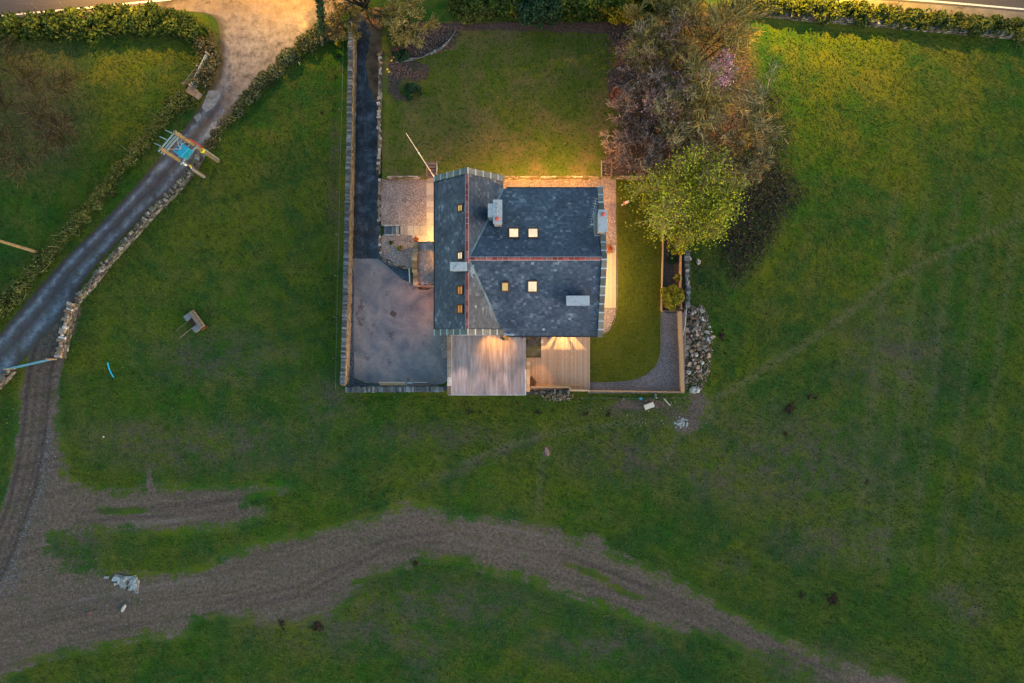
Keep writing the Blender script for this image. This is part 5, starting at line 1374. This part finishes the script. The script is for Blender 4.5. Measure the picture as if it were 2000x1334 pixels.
# ------------------------------------------------------------------ vegetation
def leaves(C, size, up=.5, T=None, asp=1.5, seed=0):
    r = np.random.default_rng(seed + len(C))
    n_ = len(C)
    nrm = r.normal(size=(n_, 3)); nrm[:, 2] = np.abs(nrm[:, 2]) + up; nrm /= np.linalg.norm(nrm, axis=1)[:, None]
    t = r.normal(size=(n_, 3)); t -= nrm * (t * nrm).sum(1)[:, None]; t /= np.linalg.norm(t, axis=1)[:, None]
    b = np.cross(nrm, t); s = (size * r.uniform(.6, 1.35, n_))[:, None]
    V = np.stack([C + t * s * asp / 2, C + b * s / 2, C - t * s * asp / 2, C - b * s / 2], 1).reshape(-1, 3)
    F = np.arange(n_ * 4).reshape(-1, 4)
    if T is None: T = r.uniform(0, 1, n_)
    return V, F, T
class NPM:
    def __init__(s): s.V = []; s.F = []; s.T = []; s.o = 0
    def add(s, V, F, T): s.V.append(V); s.F.append(F + s.o); s.T.append(T); s.o += len(V)
    def build(s, name, m, parent=None, base=None):
        V = np.concatenate(s.V); F = np.concatenate(s.F).astype(np.int32); T = np.concatenate(s.T)
        off = np.array(parent_world(parent)) if parent is not None else (np.array(base) if base is not None else np.zeros(3))
        V = (V - off).astype(np.float32)
        me = bpy.data.meshes.new(name)
        me.vertices.add(len(V)); me.vertices.foreach_set("co", V.ravel()); me.loops.add(F.size); me.loops.foreach_set("vertex_index", F.ravel())
        k = F.shape[1]
        me.polygons.add(len(F)); me.polygons.foreach_set("loop_start", np.arange(0, F.size, k, dtype=np.int32)); me.polygons.foreach_set("loop_total", np.full(len(F), k, dtype=np.int32))
        me.update(calc_edges=True)
        a = me.attributes.new("tint", 'FLOAT', 'FACE'); a.data.foreach_set("value", T.astype(np.float32)); me.materials.append(m)
        o = bpy.data.objects.new(name, me); COL.objects.link(o)
        if parent is not None: o.parent = parent
        elif base is not None: o.location = base
        return o
def hedge(name, label, path_px, widths, h, m, z=0.0, dens=230, leaf=.17, cat="hedge", extra=None, seed=1, lump=.35, twigs=True, top=1.0, tb=None):
    r_ = np.random.default_rng(seed)
    pth = catmull(path_px, 6)
    W_ = [P(p[0], p[1], z) for p in pth]
    root = thing(name, label, cat, W_[0])
    pts = np.array([[w.x, w.y] for w in W_]); seg = np.linalg.norm(np.diff(pts, axis=0), axis=1); cum = np.concatenate([[0], np.cumsum(seg)]); L = cum[-1]
    wid = np.interp(np.linspace(0, 1, 50), np.linspace(0, 1, len(widths)), widths)
    area = L * np.mean(wid)
    N = int(area * dens)
    def at_(s):
        x = np.interp(s, cum, pts[:, 0]); y = np.interp(s, cum, pts[:, 1]); x2 = np.interp(np.minimum(s + .1, L), cum, pts[:, 0]); y2 = np.interp(np.minimum(s + .1, L), cum, pts[:, 1])
        x1 = np.interp(np.maximum(s - .1, 0), cum, pts[:, 0]); y1 = np.interp(np.maximum(s - .1, 0), cum, pts[:, 1]); d = np.stack([x2 - x1, y2 - y1], 1); d /= np.linalg.norm(d, axis=1)[:, None] + 1e-9
        return np.stack([x, y], 1), np.stack([-d[:, 1], d[:, 0]], 1)
    # clumps
    K = max(6, int(area * 1.6)); sc = r_.uniform(0, L, K); p, nn = at_(sc); wv = np.interp(sc / L, np.linspace(0, 1, 50), wid)
    off = r_.uniform(-.42, .42, K) * wv; ctr = p + nn * off[:, None]; edge = 1 - (np.abs(off) / (wv * .5)) ** 2 * .6
    hz = z + h * edge * r_.uniform(1 - lump, 1.08, K); rad = r_.uniform(.35, .8, K) * np.minimum(1, wv / 1.6 + .2)
    kt = r_.uniform(-.25, .25, K)
    idx = r_.integers(0, K, N); dirs = r_.normal(size=(N, 3)); dirs /= np.linalg.norm(dirs, axis=1)[:, None]; rr = rad[idx] * r_.uniform(.45, 1, N) ** .5
    C = np.column_stack([ctr[idx], hz[idx] - rad[idx] * .5]) + dirs * rr[:, None] * np.array([1, 1, .75]); C[:, 2] = np.maximum(C[:, 2], z + .03)
    # filler to ground
    N2 = N // 3; s2 = r_.uniform(0, L, N2); p, nn = at_(s2); w2_ = np.interp(s2 / L, np.linspace(0, 1, 50), wid); C2 = np.column_stack([p + nn * (r_.uniform(-.5, .5, N2) * w2_)[:, None], z + r_.uniform(.03, h * .8, N2)])
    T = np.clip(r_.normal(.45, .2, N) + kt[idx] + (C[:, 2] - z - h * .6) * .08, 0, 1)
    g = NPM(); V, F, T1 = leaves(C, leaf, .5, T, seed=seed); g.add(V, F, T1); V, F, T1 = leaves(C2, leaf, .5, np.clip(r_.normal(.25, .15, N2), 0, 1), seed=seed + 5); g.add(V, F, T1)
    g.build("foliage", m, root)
    if twigs:
        mb = MB(); k = int(L * 5)
        for i in range(k):
            s = r_.uniform(0, L, 1); p, nn = at_(s); w_ = np.interp(s / L, np.linspace(0, 1, 50), wid)[0]; q = p[0] + nn[0] * r_.uniform(-.4, .4) * w_
            a = Vector((q[0], q[1], z)); e = a + Vector((r_.normal() * .5, r_.normal() * .5, h * r_.uniform(.7, 1.15)))
            mb.tube([a, a.lerp(e, .5) + Vector((r_.normal() * .08, r_.normal() * .08, 0)), e], [.03, .02, .008], 3, False)
        mb.build("stems", tb or M['twiggrey'], root)
    return root
def branchset(base, lean, height, spread, levels, seed, r0=.18, first=.25, kids=(5, 6, 6, 5), ang=(50, 45, 45, 50), lens=None, upb=.15, outr=None):
    """recursive limbs -> list of (points, radii), tips"""
    R = random.Random(seed); segs = []; tips = []
    base = Vector(base)
    lens = lens or [spread * .95, spread * .55, spread * .33, spread * .20]
    def limb(p, d, L, r, lev):
        n_ = 4 if lev < 2 else 2
        pts = [p]; rad = [r]; q = p.copy(); dd = d.copy()
        for i in range(n_):
            dd = (dd + Vector((R.gauss(0, .13), R.gauss(0, .13), R.gauss(0, .08) + upb * .25))).normalized()
            q = q + dd * L / n_; pts.append(q.copy()); rad.append(r * (1 - .8 * (i + 1) / n_))
        segs.append((pts, rad, lev))
        if lev >= levels: tips.append(q); return
        kk = kids[min(lev, len(kids) - 1)]
        for i in range(kk):
            t = .25 + .75 * (i + R.random()) / kk
            j = min(int(t * n_), n_ - 1); st = pts[j].lerp(pts[j + 1], t * n_ - j)
            a = math.radians(ang[min(lev, len(ang) - 1)]) * R.uniform(.55, 1.2); az = R.uniform(0, 2 * math.pi)
            ax = dd.orthogonal().normalized(); ax.rotate(Matrix.Rotation(az, 3, dd)); nd = dd.copy(); nd.rotate(Matrix.Rotation(a, 3, ax)); nd.z = nd.z * .8 + upb * .5; nd.normalize()
            limb(st, nd, lens[min(lev + 1, len(lens) - 1)] * R.uniform(.6, 1.15) * (1 - .35 * t), max(.006, r * .5 * (1 - .5 * t)), lev + 1)
    top = base + Vector(lean); top.z = base.z + height * first
    segs.append(([base, base.lerp(top, .5) + Vector((R.gauss(0, .05), R.gauss(0, .05), 0)), top], [r0, r0 * .85, r0 * .75], -1))
    k0 = kids[0]
    for i in range(k0):
        az = 2 * math.pi * (i + R.uniform(-.3, .3)) / k0; inc = math.radians(R.uniform(25, 75)); hz = spread * .9
        d = Vector((math.cos(az) * math.sin(inc), math.sin(az) * math.sin(inc), math.cos(inc))).normalized()
        L = min(height * (1 - first) / max(.3, math.cos(inc)), hz / max(.25, math.sin(inc))) * R.uniform(.8, 1.05)
        limb(top - Vector((0, 0, R.uniform(0, .3) * height * first)), d, L, r0 * .5, 0)
    return segs, tips
def tree(name, label, px, py, z, height, spread, twigm, seed, trunk_m=None, levels=3, kids=(7, 7, 6, 5), leafm=None, nleaf=0, leaf=.15, lsp=.35, cat="tree", r0=.16, first=.22, thin=1.0, upb=.15, top=None, leafname="foliage", group=None, minr=.019):
    """px,py: where the middle of the crown is seen; trunk stands below it"""
    c = P(px, py, z + height * .6); base = Vector((c.x, c.y, z))
    root = thing(name, label, cat, base, group)
    segs, tips = branchset(base, (0, 0, 0), height, spread, levels, seed, r0, first, kids, upb=upb)
    tk = MB(); tw = MB()
    for pts, rad, lev in segs:
        rad = [max(r * thin, minr) for r in rad]
        if lev < 1: tk.tube(pts, rad, 6, lev == -1)
        else: tw.tube(pts, rad, 3, False)
    tk.build("trunk", trunk_m or M['bark'], root)
    tw.build("twigs", twigm, root)
    if nleaf:
        r_ = np.random.default_rng(seed); tp = np.array([tuple(t) for t in tips]); cl = r_.uniform(-.28, .28, len(tp))
        keep = r_.permutation(len(tp))[:max(3, int(len(tp) * .75))]; idx = keep[r_.integers(0, len(keep), nleaf)]
        C = tp[idx] + r_.normal(size=(nleaf, 3)) * lsp; C[:, 2] = np.maximum(C[:, 2], z + .1)
        g = NPM(); g.add(*leaves(C, leaf, .4, np.clip(r_.normal(.5, .2, nleaf) + cl[idx], 0, 1), seed=seed)); g.build(leafname, leafm, root)
    return root
def shrub(name, label, px, py, z, rx, ry, h, m, n_, leaf, seed, cat="shrub", twigm=None, cl=None, lump=.35, group=None):
    r_ = np.random.default_rng(seed); c = P(px, py, z + h * .6); root = thing(name, label, cat, (c.x, c.y, z), group)
    K = cl or max(8, int(rx * ry * 22)); th = r_.uniform(0, 2 * np.pi, K); rr = r_.uniform(0, 1, K) ** .5
    cx = c.x + np.cos(th) * rr * rx * .85; cy = c.y + np.sin(th) * rr * ry * .85; cz = z + h * (.35 + .6 * np.sqrt(1 - rr ** 2)) * r_.uniform(1 - lump, 1, K); cr = r_.uniform(.14, .32, K) * (rx + ry) / 2 + .06
    idx = r_.integers(0, K, n_); d = r_.normal(size=(n_, 3)); d /= np.linalg.norm(d, axis=1)[:, None]
    C = np.stack([cx, cy, cz], 1)[idx] + d * (cr[idx] * r_.uniform(.5, 1, n_))[:, None]; C[:, 2] = np.maximum(C[:, 2], z + .03); kt = r_.uniform(-.22, .22, K)
    g = NPM(); g.add(*leaves(C, leaf, .4, np.clip(r_.normal(.5, .18, n_) + kt[idx], 0, 1), seed=seed)); g.build("foliage", m, root)
    mb = MB()
    for i in range(K): a = Vector((c.x + r_.normal() * .08, c.y + r_.normal() * .08, z)); e = Vector((cx[i], cy[i], cz[i])); mb.tube([a, a.lerp(e, .5) + Vector((0, 0, .1)), e], [.035, .022, .01], 4, False)
    mb.build("stems", twigm or M['bark'], root)
    return root

# hedges
hedge("roadside_hedge", "thick dark green hedge along the road at upper left", [(-60, 72), (0, 62), (60, 58), (130, 55), (200, 50), (270, 46), (330, 48), (375, 62), (398, 85)], [1.5, 2.2, 2.4, 2.8, 3.0, 2.9, 2.7, 2.4, 1.8], 1.7, M['leaf'], seed=3, dens=260, leaf=.20)
hedge("roadside_hedge", "scrubby hedge end curving down from the road to the gates", [(398, 85), (408, 110), (404, 140), (392, 168)], [1.8, 1.6, 1.3, .9], 1.3, M['scrub'], seed=4, dens=260, leaf=.15)
hedge("lane_hedge", "mossy olive hedge along the west side of the lane", [(372, 190), (340, 215), (305, 255), (262, 305), (225, 350), (190, 395), (150, 440), (105, 495), (60, 545), (20, 590), (-40, 650)], [1.6, 1.5, 1.1, .9, 1.1, 1.0, 1.2, 1.2, 1.3, 1.4, 1.4], 1.0, M['leafmoss'], seed=5, dens=380, leaf=.13, lump=.5)
hedge("lane_hedge", "neat green leafed hedge on the east side of the lane mouth", [(640, 62), (615, 78), (585, 102), (555, 130), (520, 160), (490, 190), (462, 222)], [1.6, 1.5, 1.3, 1.2, 1.1, 1.0, .8], 1.2, M['leafcut'], seed=6, dens=420, leaf=.14)
hedge("lane_hedge", "sparse brown hedge tail running down to the transformer", [(462, 222), (440, 246), (420, 270), (404, 292)], [.8, .9, .8, .6], .7, M['scrub'], seed=7, dens=200, leaf=.11)
hedge("roadside_hedge", "clipped bright green hedge beside the road at upper right", [(1425, 22), (1500, 18), (1580, 24), (1680, 32), (1780, 42), (1880, 52), (1960, 60), (2060, 70), (2200, 86)], [1.2, 1.3, 1.6, 1.5, 1.6, 1.6, 1.5, 1.6, 1.6], 1.5, M['leafolive'], seed=8, dens=420, leaf=.17, tb=M['bark'])
hedge("garden_hedge", "tall mixed evergreen hedge along the top of the north lawn", [(880, 0), (960, 12), (1040, 16), (1120, 18), (1200, 15), (1300, 8)], [2.6, 2.8, 3.0, 3.0, 2.8, 2.8], 2.6, M['leaf'], z=1.1, seed=9, dens=240, leaf=.20)
hedge("ivy_patch", "dark ivy covering the corner of the garden wall top", [(655, 40), (640, 62), (650, 80)], [1.5, 1.8, 1.2], 1.0, M['scrub'], seed=10, dens=200, leaf=.13, cat="ivy")
# ivy on pole
g = NPM(); r_ = np.random.default_rng(77); t = r_.uniform(.15, .95, 2600); C = np.array(tpb)[None] * (1 - t)[:, None] + np.array(tpt)[None] * t[:, None] + r_.normal(size=(2600, 3)) * (.10 + .08 * np.sin(t * 17)[:, None] ** 2)
g.add(*leaves(C, .15, .3, None, seed=4)); g.build("ivy", M['leafdark'], tp2)
# trees
def T(*a, **k): return tree(*a, **k)
T("bare_tree", "largest bare olive twigged tree by the roadside at the garden's corner", 1372, 92, 1.0, 9.0, 5.6, M['twigolive'], 11, levels=3, kids=(10, 8, 7, 4), r0=.24, thin=.8, first=.12, upb=.05)
T("bare_tree", "bare olive tree crown leaning over the north garden hedge", 1300, 45, 1.0, 7.0, 3.6, M['twigolive'], 12, kids=(8, 8, 7, 5), r0=.2, thin=.8)
T("bare_tree", "grey green bare tree with a broad soft crown below the pink blossom", 1420, 250, 1.0, 7.0, 5.0, M['twiggrey'], 13, kids=(8, 7, 5, 4), r0=.12, thin=.75, upb=.05)
T("bare_tree", "dull mauve grey bare tree left of the big olive one", 1285, 120, 1.2, 5.0, 3.6, M['twigmauve'], 14, kids=(8, 6, 5, 4), r0=.14, thin=.7)
T("bare_tree", "low mauve bare thicket above the navy tarpaulin", 1255, 205, 1.2, 3.6, 2.8, M['twigmauve'], 15, kids=(8, 7, 5, 4), r0=.1, thin=.7)
T("bare_tree", "grey bare thicket beside the brown corner steps", 1245, 300, 1.2, 2.8, 2.6, M['twigmauve'], 16, kids=(8, 7, 5, 4), r0=.1, thin=.7)
T("bare_tree", "thin grey tree between blossom and green tree", 1345, 235, 1.2, 6.0, 3.4, M['twiggrey'], 17, kids=(8, 8, 7, 5), r0=.16, thin=.7)
T("bare_tree", "grey hazed bare tree overlapping the dark rough grass", 1452, 305, .6, 4.0, 2.4, M['twiggrey'], 18, kids=(8, 7, 6, 5), r0=.12, thin=.6)
T("leafy_tree", "fresh lime green tree spreading over the fence and field", 1352, 392, .6, 7.0, 4.2, M['twigolive'], 19, kids=(9, 7, 5, 3), leafm=M['leaflime'], nleaf=8500, leaf=.125, lsp=.42, r0=.16, first=.18)
T("blossom_tree", "bright pink blossom tree among the bare olive crowns", 1400, 146, 1.2, 9.0, 1.1, M['twigmauve'], 20, levels=2, kids=(6, 6, 5), leafm=M['pink'], nleaf=1300, leaf=.13, lsp=.32, r0=.08, first=.7, leafname="blossom")
T("blossom_tree", "faint pink blossom tree behind the mauve thicket", 1303, 198, 1.2, 6.4, 1.9, M['twigmauve'], 21, levels=2, kids=(7, 6, 5), leafm=M['pink'], nleaf=420, leaf=.11, lsp=.6, r0=.08, first=.5, leafname="blossom")
T("bare_tree", "reddish brown bare tree at the far upper left edge", 20, 205, 0, 7.0, 5.4, M['twigbrown'], 22, kids=(8, 7, 5, 3), r0=.12, thin=.6, upb=.05)
T("bare_tree", "black branched tree overhanging the lit top of the driveway", 700, -18, 0, 7.5, 4.2, M['twigdark'], 23, levels=2, kids=(9, 6, 4), r0=.2, thin=1.3, upb=.0, trunk_m=M['twigdark'])
T("bare_tree", "olive bare tree in the corner beside the drive entrance", 792, 26, 1.0, 6.0, 2.5, M['twigolive'], 24, kids=(8, 7, 5, 4), r0=.15, thin=.7)
T("small_tree", "dusty olive tree at the head of the garden wall", 672, 30, 0, 4.5, 1.8, M['twigolive'], 25, kids=(7, 7, 6, 4), r0=.1, thin=.7)
T("bare_tree", "thin black tree in the hedge beside the road at right", 1462, 14, 0, 3.5, 1.6, M['twigdark'], 26, levels=2, kids=(5, 4, 4), r0=.07, thin=1.0, trunk_m=M['twigdark'])
shrub("evergreen", "very dark evergreen in the middle of the garden hedge", 1055, 12, 1.1, 2.6, 1.4, 3.4, M['leafdark'], 9000, .17, 31, cat="shrub")
shrub("round_shrub", "clipped olive shrub at the west end of the garden hedge", 925, 18, 1.1, 2.0, 1.0, 2.0, M['leafolive'], 6000, .14, 32)
shrub("round_shrub", "golden green shrub at the east end of the garden hedge", 1215, 14, 1.1, 2.6, 1.1, 2.2, M['leafgold'], 7000, .15, 33)
shrub("round_shrub", "large round golden shrub over the end of the board edging", 1313, 579, .6, 1.22, 1.12, 1.7, M['leafgold'], 6500, .12, 34)
shrub("round_shrub", "tall yellow green shrub below the lime green tree", 1323, 470, .6, 1.05, 1.35, 2.2, M['leafgold'], 6500, .13, 35)
shrub("small_shrub", "smallest golden shrub between the two larger ones", 1325, 542, .6, .42, .40, .7, M['leafgold'], 900, .10, 36)
shrub("green_bush", "dark green bush standing on the north lawn near the drive", 803, 177, 1.2, .95, .85, .8, M['leafdark'], 2600, .12, 37, cat="bush")
shrub("green_bush", "low ivy bush beside the curved stone edging", 783, 108, 1.2, .9, .6, .6, M['leafdark'], 1600, .11, 38, cat="bush")
shrub("green_bush", "dense green bush at the top corner beside the drive", 782, 62, 1.2, 1.5, 1.3, 1.6, M['leafolive'], 5000, .13, 39, cat="bush")
shrub("green_bush", "yellow green bush on the field side of the garden wall", 664, 76, 0, .5, .9, .8, M['leafgold'], 1800, .10, 40, cat="bush")
shrub("red_shrub", "orange red leaved shrub at the east edge of the north lawn", 1214, 186, 1.2, 1.1, .9, 1.0, M['redleaf'], 1100, .12, 41)
shrub("small_plant", "small yellowish plant in the lower gravel bed", 779, 483, .6, .24, .26, .3, M['leafgold'], 260, .07, 42, cat="plant")
shrub("small_plant", "rusty plant at the head of the porch parapet", 811, 467, .6, .32, .28, .5, M['redleaf'], 320, .08, 43, cat="plant")
shrub("small_plant", "mossy plant growing at the porch's lower corner", 803, 531, .6, .22, .4, .4, M['leafgold'], 300, .08, 44, cat="plant")
shrub("green_bush", "dark green bush at the base of the ivy clad pole", 600, 60, 0, .1, .1, .3, M['leafdark'], 60, .1, 45, cat="bush")
shrub("green_bush", "spreading green growth in the planting bed near the fence", 1312, 505, .6, .5, .5, .35, M['leafdark'], 700, .09, 46, cat="bush")
shrub("small_plant", "tiny leafy plant low in the west gravel bed corner", 763, 474, .6, .22, .2, .2, M['leafolive'], 160, .06, 47, cat="plant")
# potted plant foliage belongs to pot
g = NPM(); r_ = np.random.default_rng(5); C = np.array([pp_ for pp_ in [(0, 0, 0)]]) + r_.normal(size=(240, 3)) * np.array([.16, .16, .10]) + np.array([P(1190, 487, 1.0).x, P(1190, 487, 1.0).y, 1.12])
g.add(*leaves(C, .10, .4, None, seed=3)); g.build("leaves", M['redleaf'], [o for o in bpy.data.objects if o.name == "potted_plant"][0])
# daffodils
for i, (x, y) in enumerate([(765, 119), (770, 112), (775, 110), (757, 136), (760, 141)]):
    p = P(x, y, 1.4); r = thing("daffodil", ["yellow daffodil left of the edging's low end", "middle yellow daffodil above the stone edging", "right hand yellow daffodil above the stone edging", "pale daffodil by the drive wall", "pale daffodil just below its twin by the drive wall"][i], "flower", (p.x, p.y, 1.2), "daffodils by the drive")
    mb = MB(); mb.tube([(p.x, p.y, 1.2), (p.x, p.y, 1.48)], .01, 5); mb.build("stem", M['leaf'], r)
    mb = MB()
    for k in range(6): a_ = k * math.pi / 3; d_ = Vector((math.cos(a_), math.sin(a_), 0)); s_ = Vector((-d_.y, d_.x, 0)) * .035; q = Vector((p.x, p.y, 1.48)); mb.add([q, q + d_ * .06 + s_, q + d_ * .12, q + d_ * .06 - s_], [(0, 1, 2, 3)])
    mb.tube([(p.x, p.y, 1.48), (p.x, p.y, 1.54)], [.025, .035], 8); mb.build("petals", M['daff'], r)

# scattered litter and grass (stuff)
def inpoly(x, y, poly): return bool(inside(np.array([x]), np.array([y]), poly)[0])
r_ = np.random.default_rng(99)
def scatter(n_, poly, zf, size, m, name, label, up=2.0, T=None):
    xs = [p[0] for p in poly]; ys = [p[1] for p in poly]; x = r_.uniform(min(xs), max(xs), n_ * 2); y = r_.uniform(min(ys), max(ys), n_ * 2); k = inside(x, y, poly); x, y = x[k][:n_], y[k][:n_]
    z = zf(x, y); s = (H - z) / FP; C = np.stack([(x - 1000) * s, (667 - y) * s, z + r_.uniform(.01, .06, len(x))], 1)
    g = NPM(); g.add(*leaves(C, size, up, None, seed=int(n_))); return tag(g.build(name, m), label, None, None, 'stuff')
scatter(9000, [(1185, 45), (1300, 40), (1440, 30), (1480, 160), (1440, 320), (1292, 350), (1180, 344), (1178, 280), (1215, 240), (1180, 150)], lambda x, y: np.where(x < 1292, 1.22, hfield(x, y) + .02), .11, M['pinkbark'], "leaf_litter", "dead leaves under the bare shrubs")
scatter(3500, [(765, 48), (905, 50), (885, 95), (790, 122), (820, 150), (760, 160)], lambda x, y: np.full(x.shape, 1.22), .10, M['pinkbark'], "leaf_litter", "dead leaves in the north west bed")
# rank dark weeds in the rough ground east of the trees
xx = r_.uniform(1340, 1580, 26000); yy = r_.uniform(170, 580, 26000)
gi = np.clip(np.searchsorted(gx, (xx - 1000) * .05), 0, nx - 1); gj = np.clip(np.searchsorted(gy, (667 - yy) * .05), 0, ny - 1)
cl_ = np.sin(xx * .31 + 2 * np.sin(yy * .17)) * np.sin(yy * .27 + 2 * np.sin(xx * .13))
kk = (rough[gj, gi] > r_.uniform(.1, .9, 26000)) & (cl_ > -.1); xx, yy = xx[kk], yy[kk]; zz = hfield(xx, yy) + r_.uniform(.03, .22, len(xx))
g = NPM(); g.add(*leaves(np.stack([(xx - 1000) * (H - zz) / FP, (667 - yy) * (H - zz) / FP, zz], 1), .13, .4, None, seed=8)); tag(g.build("weeds", M['weed']), "dark rank weeds in the rough ground east of the trees", None, None, 'stuff')
# grass tufts over the pasture
n_ = 230000
x = r_.uniform(-10, 2010, n_); y = r_.uniform(30, 1344, n_)
gxp = np.clip(np.searchsorted(gx, (x - 1000) * .05), 0, nx - 1); gyp = np.clip(np.searchsorted(gy, (667 - y) * .05), 0, ny - 1)
keep = (mud[gyp, gxp] < .36) & (rut[gyp, gxp] < .1) & (r_.uniform(0, 1, n_) > worn[gyp, gxp] * .8)
LANEP = lw + le[::-1]
keep &= ~inside(x, y, [(655, 30), (1300, 20), (1345, 345), (1345, 772), (655, 775)]) & ~inside(x, y, [(p[0], p[1]) for p in LANEP])
keep &= ~inside(x, y, [(130, 590), (155, 590), (128, 706), (20, 725), (60, 640)]) & ~((y < 48 + np.clip((x - 1400) * .05, 0, 40)) & (x > 1380)) & ~((y < 60) & (x < 420))
x, y = x[keep], y[keep]; z = hfield(x, y) + .02; s = .05
C = np.stack([(x - 1000) * (H - z) / FP, (667 - y) * (H - z) / FP, z + .025], 1)
nz_ = np.sin(x * .061 + 3 * np.sin(y * .043)) * np.sin(y * .057 + 3 * np.sin(x * .037)) * .14
big_ = nz_ + np.sin(x * .013 + np.sin(y * .017) * 2) * np.sin(y * .011 + np.sin(x * .009) * 2) * .18
TT = np.clip(r_.normal(.45, .22, len(x)) + big_, 0, 1)
g = NPM(); g.add(*leaves(C, .095, .9, TT, asp=1.7, seed=1)); tag(g.build("grass", M['tuft']), "short grazed grass covering the pasture", None, None, 'stuff')
# lawn blades
x = r_.uniform(756, 1290, 26000); y = r_.uniform(46, 746, 26000)
k = (inside(x, y, [(760, 126), (880, 62), (1190, 66), (1205, 110), (1186, 150), (1188, 190), (1218, 230), (1186, 290), (1188, 344), (760, 344)])) & ~((x > 832) & (x < 856) & (y > 312))
k2 = inside(x, y, [(1206, 353), (1290, 353), (1289, 690), (1262, 730), (1205, 744), (1155, 745), (1155, 660), (1190, 648), (1207, 610)])
for kk, zz, m_, nm in ((k, 1.20, 'tuft', 'north'), (k2, .612, 'tuft', 'east')):
    xx, yy = x[kk], y[kk]; C = np.stack([(xx - 1000) * (H - zz) / FP, (667 - yy) * (H - zz) / FP, np.full(len(xx), zz + .02)], 1)
    g = NPM(); g.add(*leaves(C, .09, .4, None, asp=1.6, seed=2)); tag(g.build("lawn_grass", M[m_]), "mown grass blades on the %s lawn" % nm, None, None, 'stuff')

# ------------------------------------------------------------------ street lamps beyond the top edge of the picture
def streetlamp(px, py, h, e, col, label, towards):
    b = P(px, py, 0); b = Vector(((px - 1000) * .05, (667 - py) * .05, 0)); r = thing("street_lamp", label, "street lamp", b)
    t = Vector(towards).normalized(); e_ = b + Vector((0, 0, h))
    mb = MB(); mb.tube([b, b + Vector((0, 0, h - .6)), e_ + t * .4, e_ + t * 1.3 + Vector((0, 0, .12))], [.10, .07, .05, .04], 10); mb.build("post", M['steelblue'], r)
    q = e_ + t * 1.5 + Vector((0, 0, .10)); mb = MB(); mb.box(q + Vector((0, 0, .05)), (.3, .7, .12)); mb.build("lamp_head", M['metalgrey'], r)
    mb = MB(); mb.box(q + Vector((0, 0, -.03)), (.22, .5, .03)); mb.build("lens", M['bulb'], r)
    lamp(q + Vector((0, 0, -.12)), e, col, r, .12, 165, q + Vector((0, 0, -5)), .15)
SOD = (1.0, .56, .13)
streetlamp(560, -50, 6.5, 1700, (1.0, .50, .08), "street lamp above the lane mouth across the road", (0, -1, 0))
streetlamp(230, -85, 7.0, 2600, (1.0, .50, .08), "street lamp across the road behind the long left hedge", (0, -1, 0))
streetlamp(1580, -170, 8.5, 13000, (1.0, .54, .03), "street lamp across the road north of the east field", (0, -1, 0))
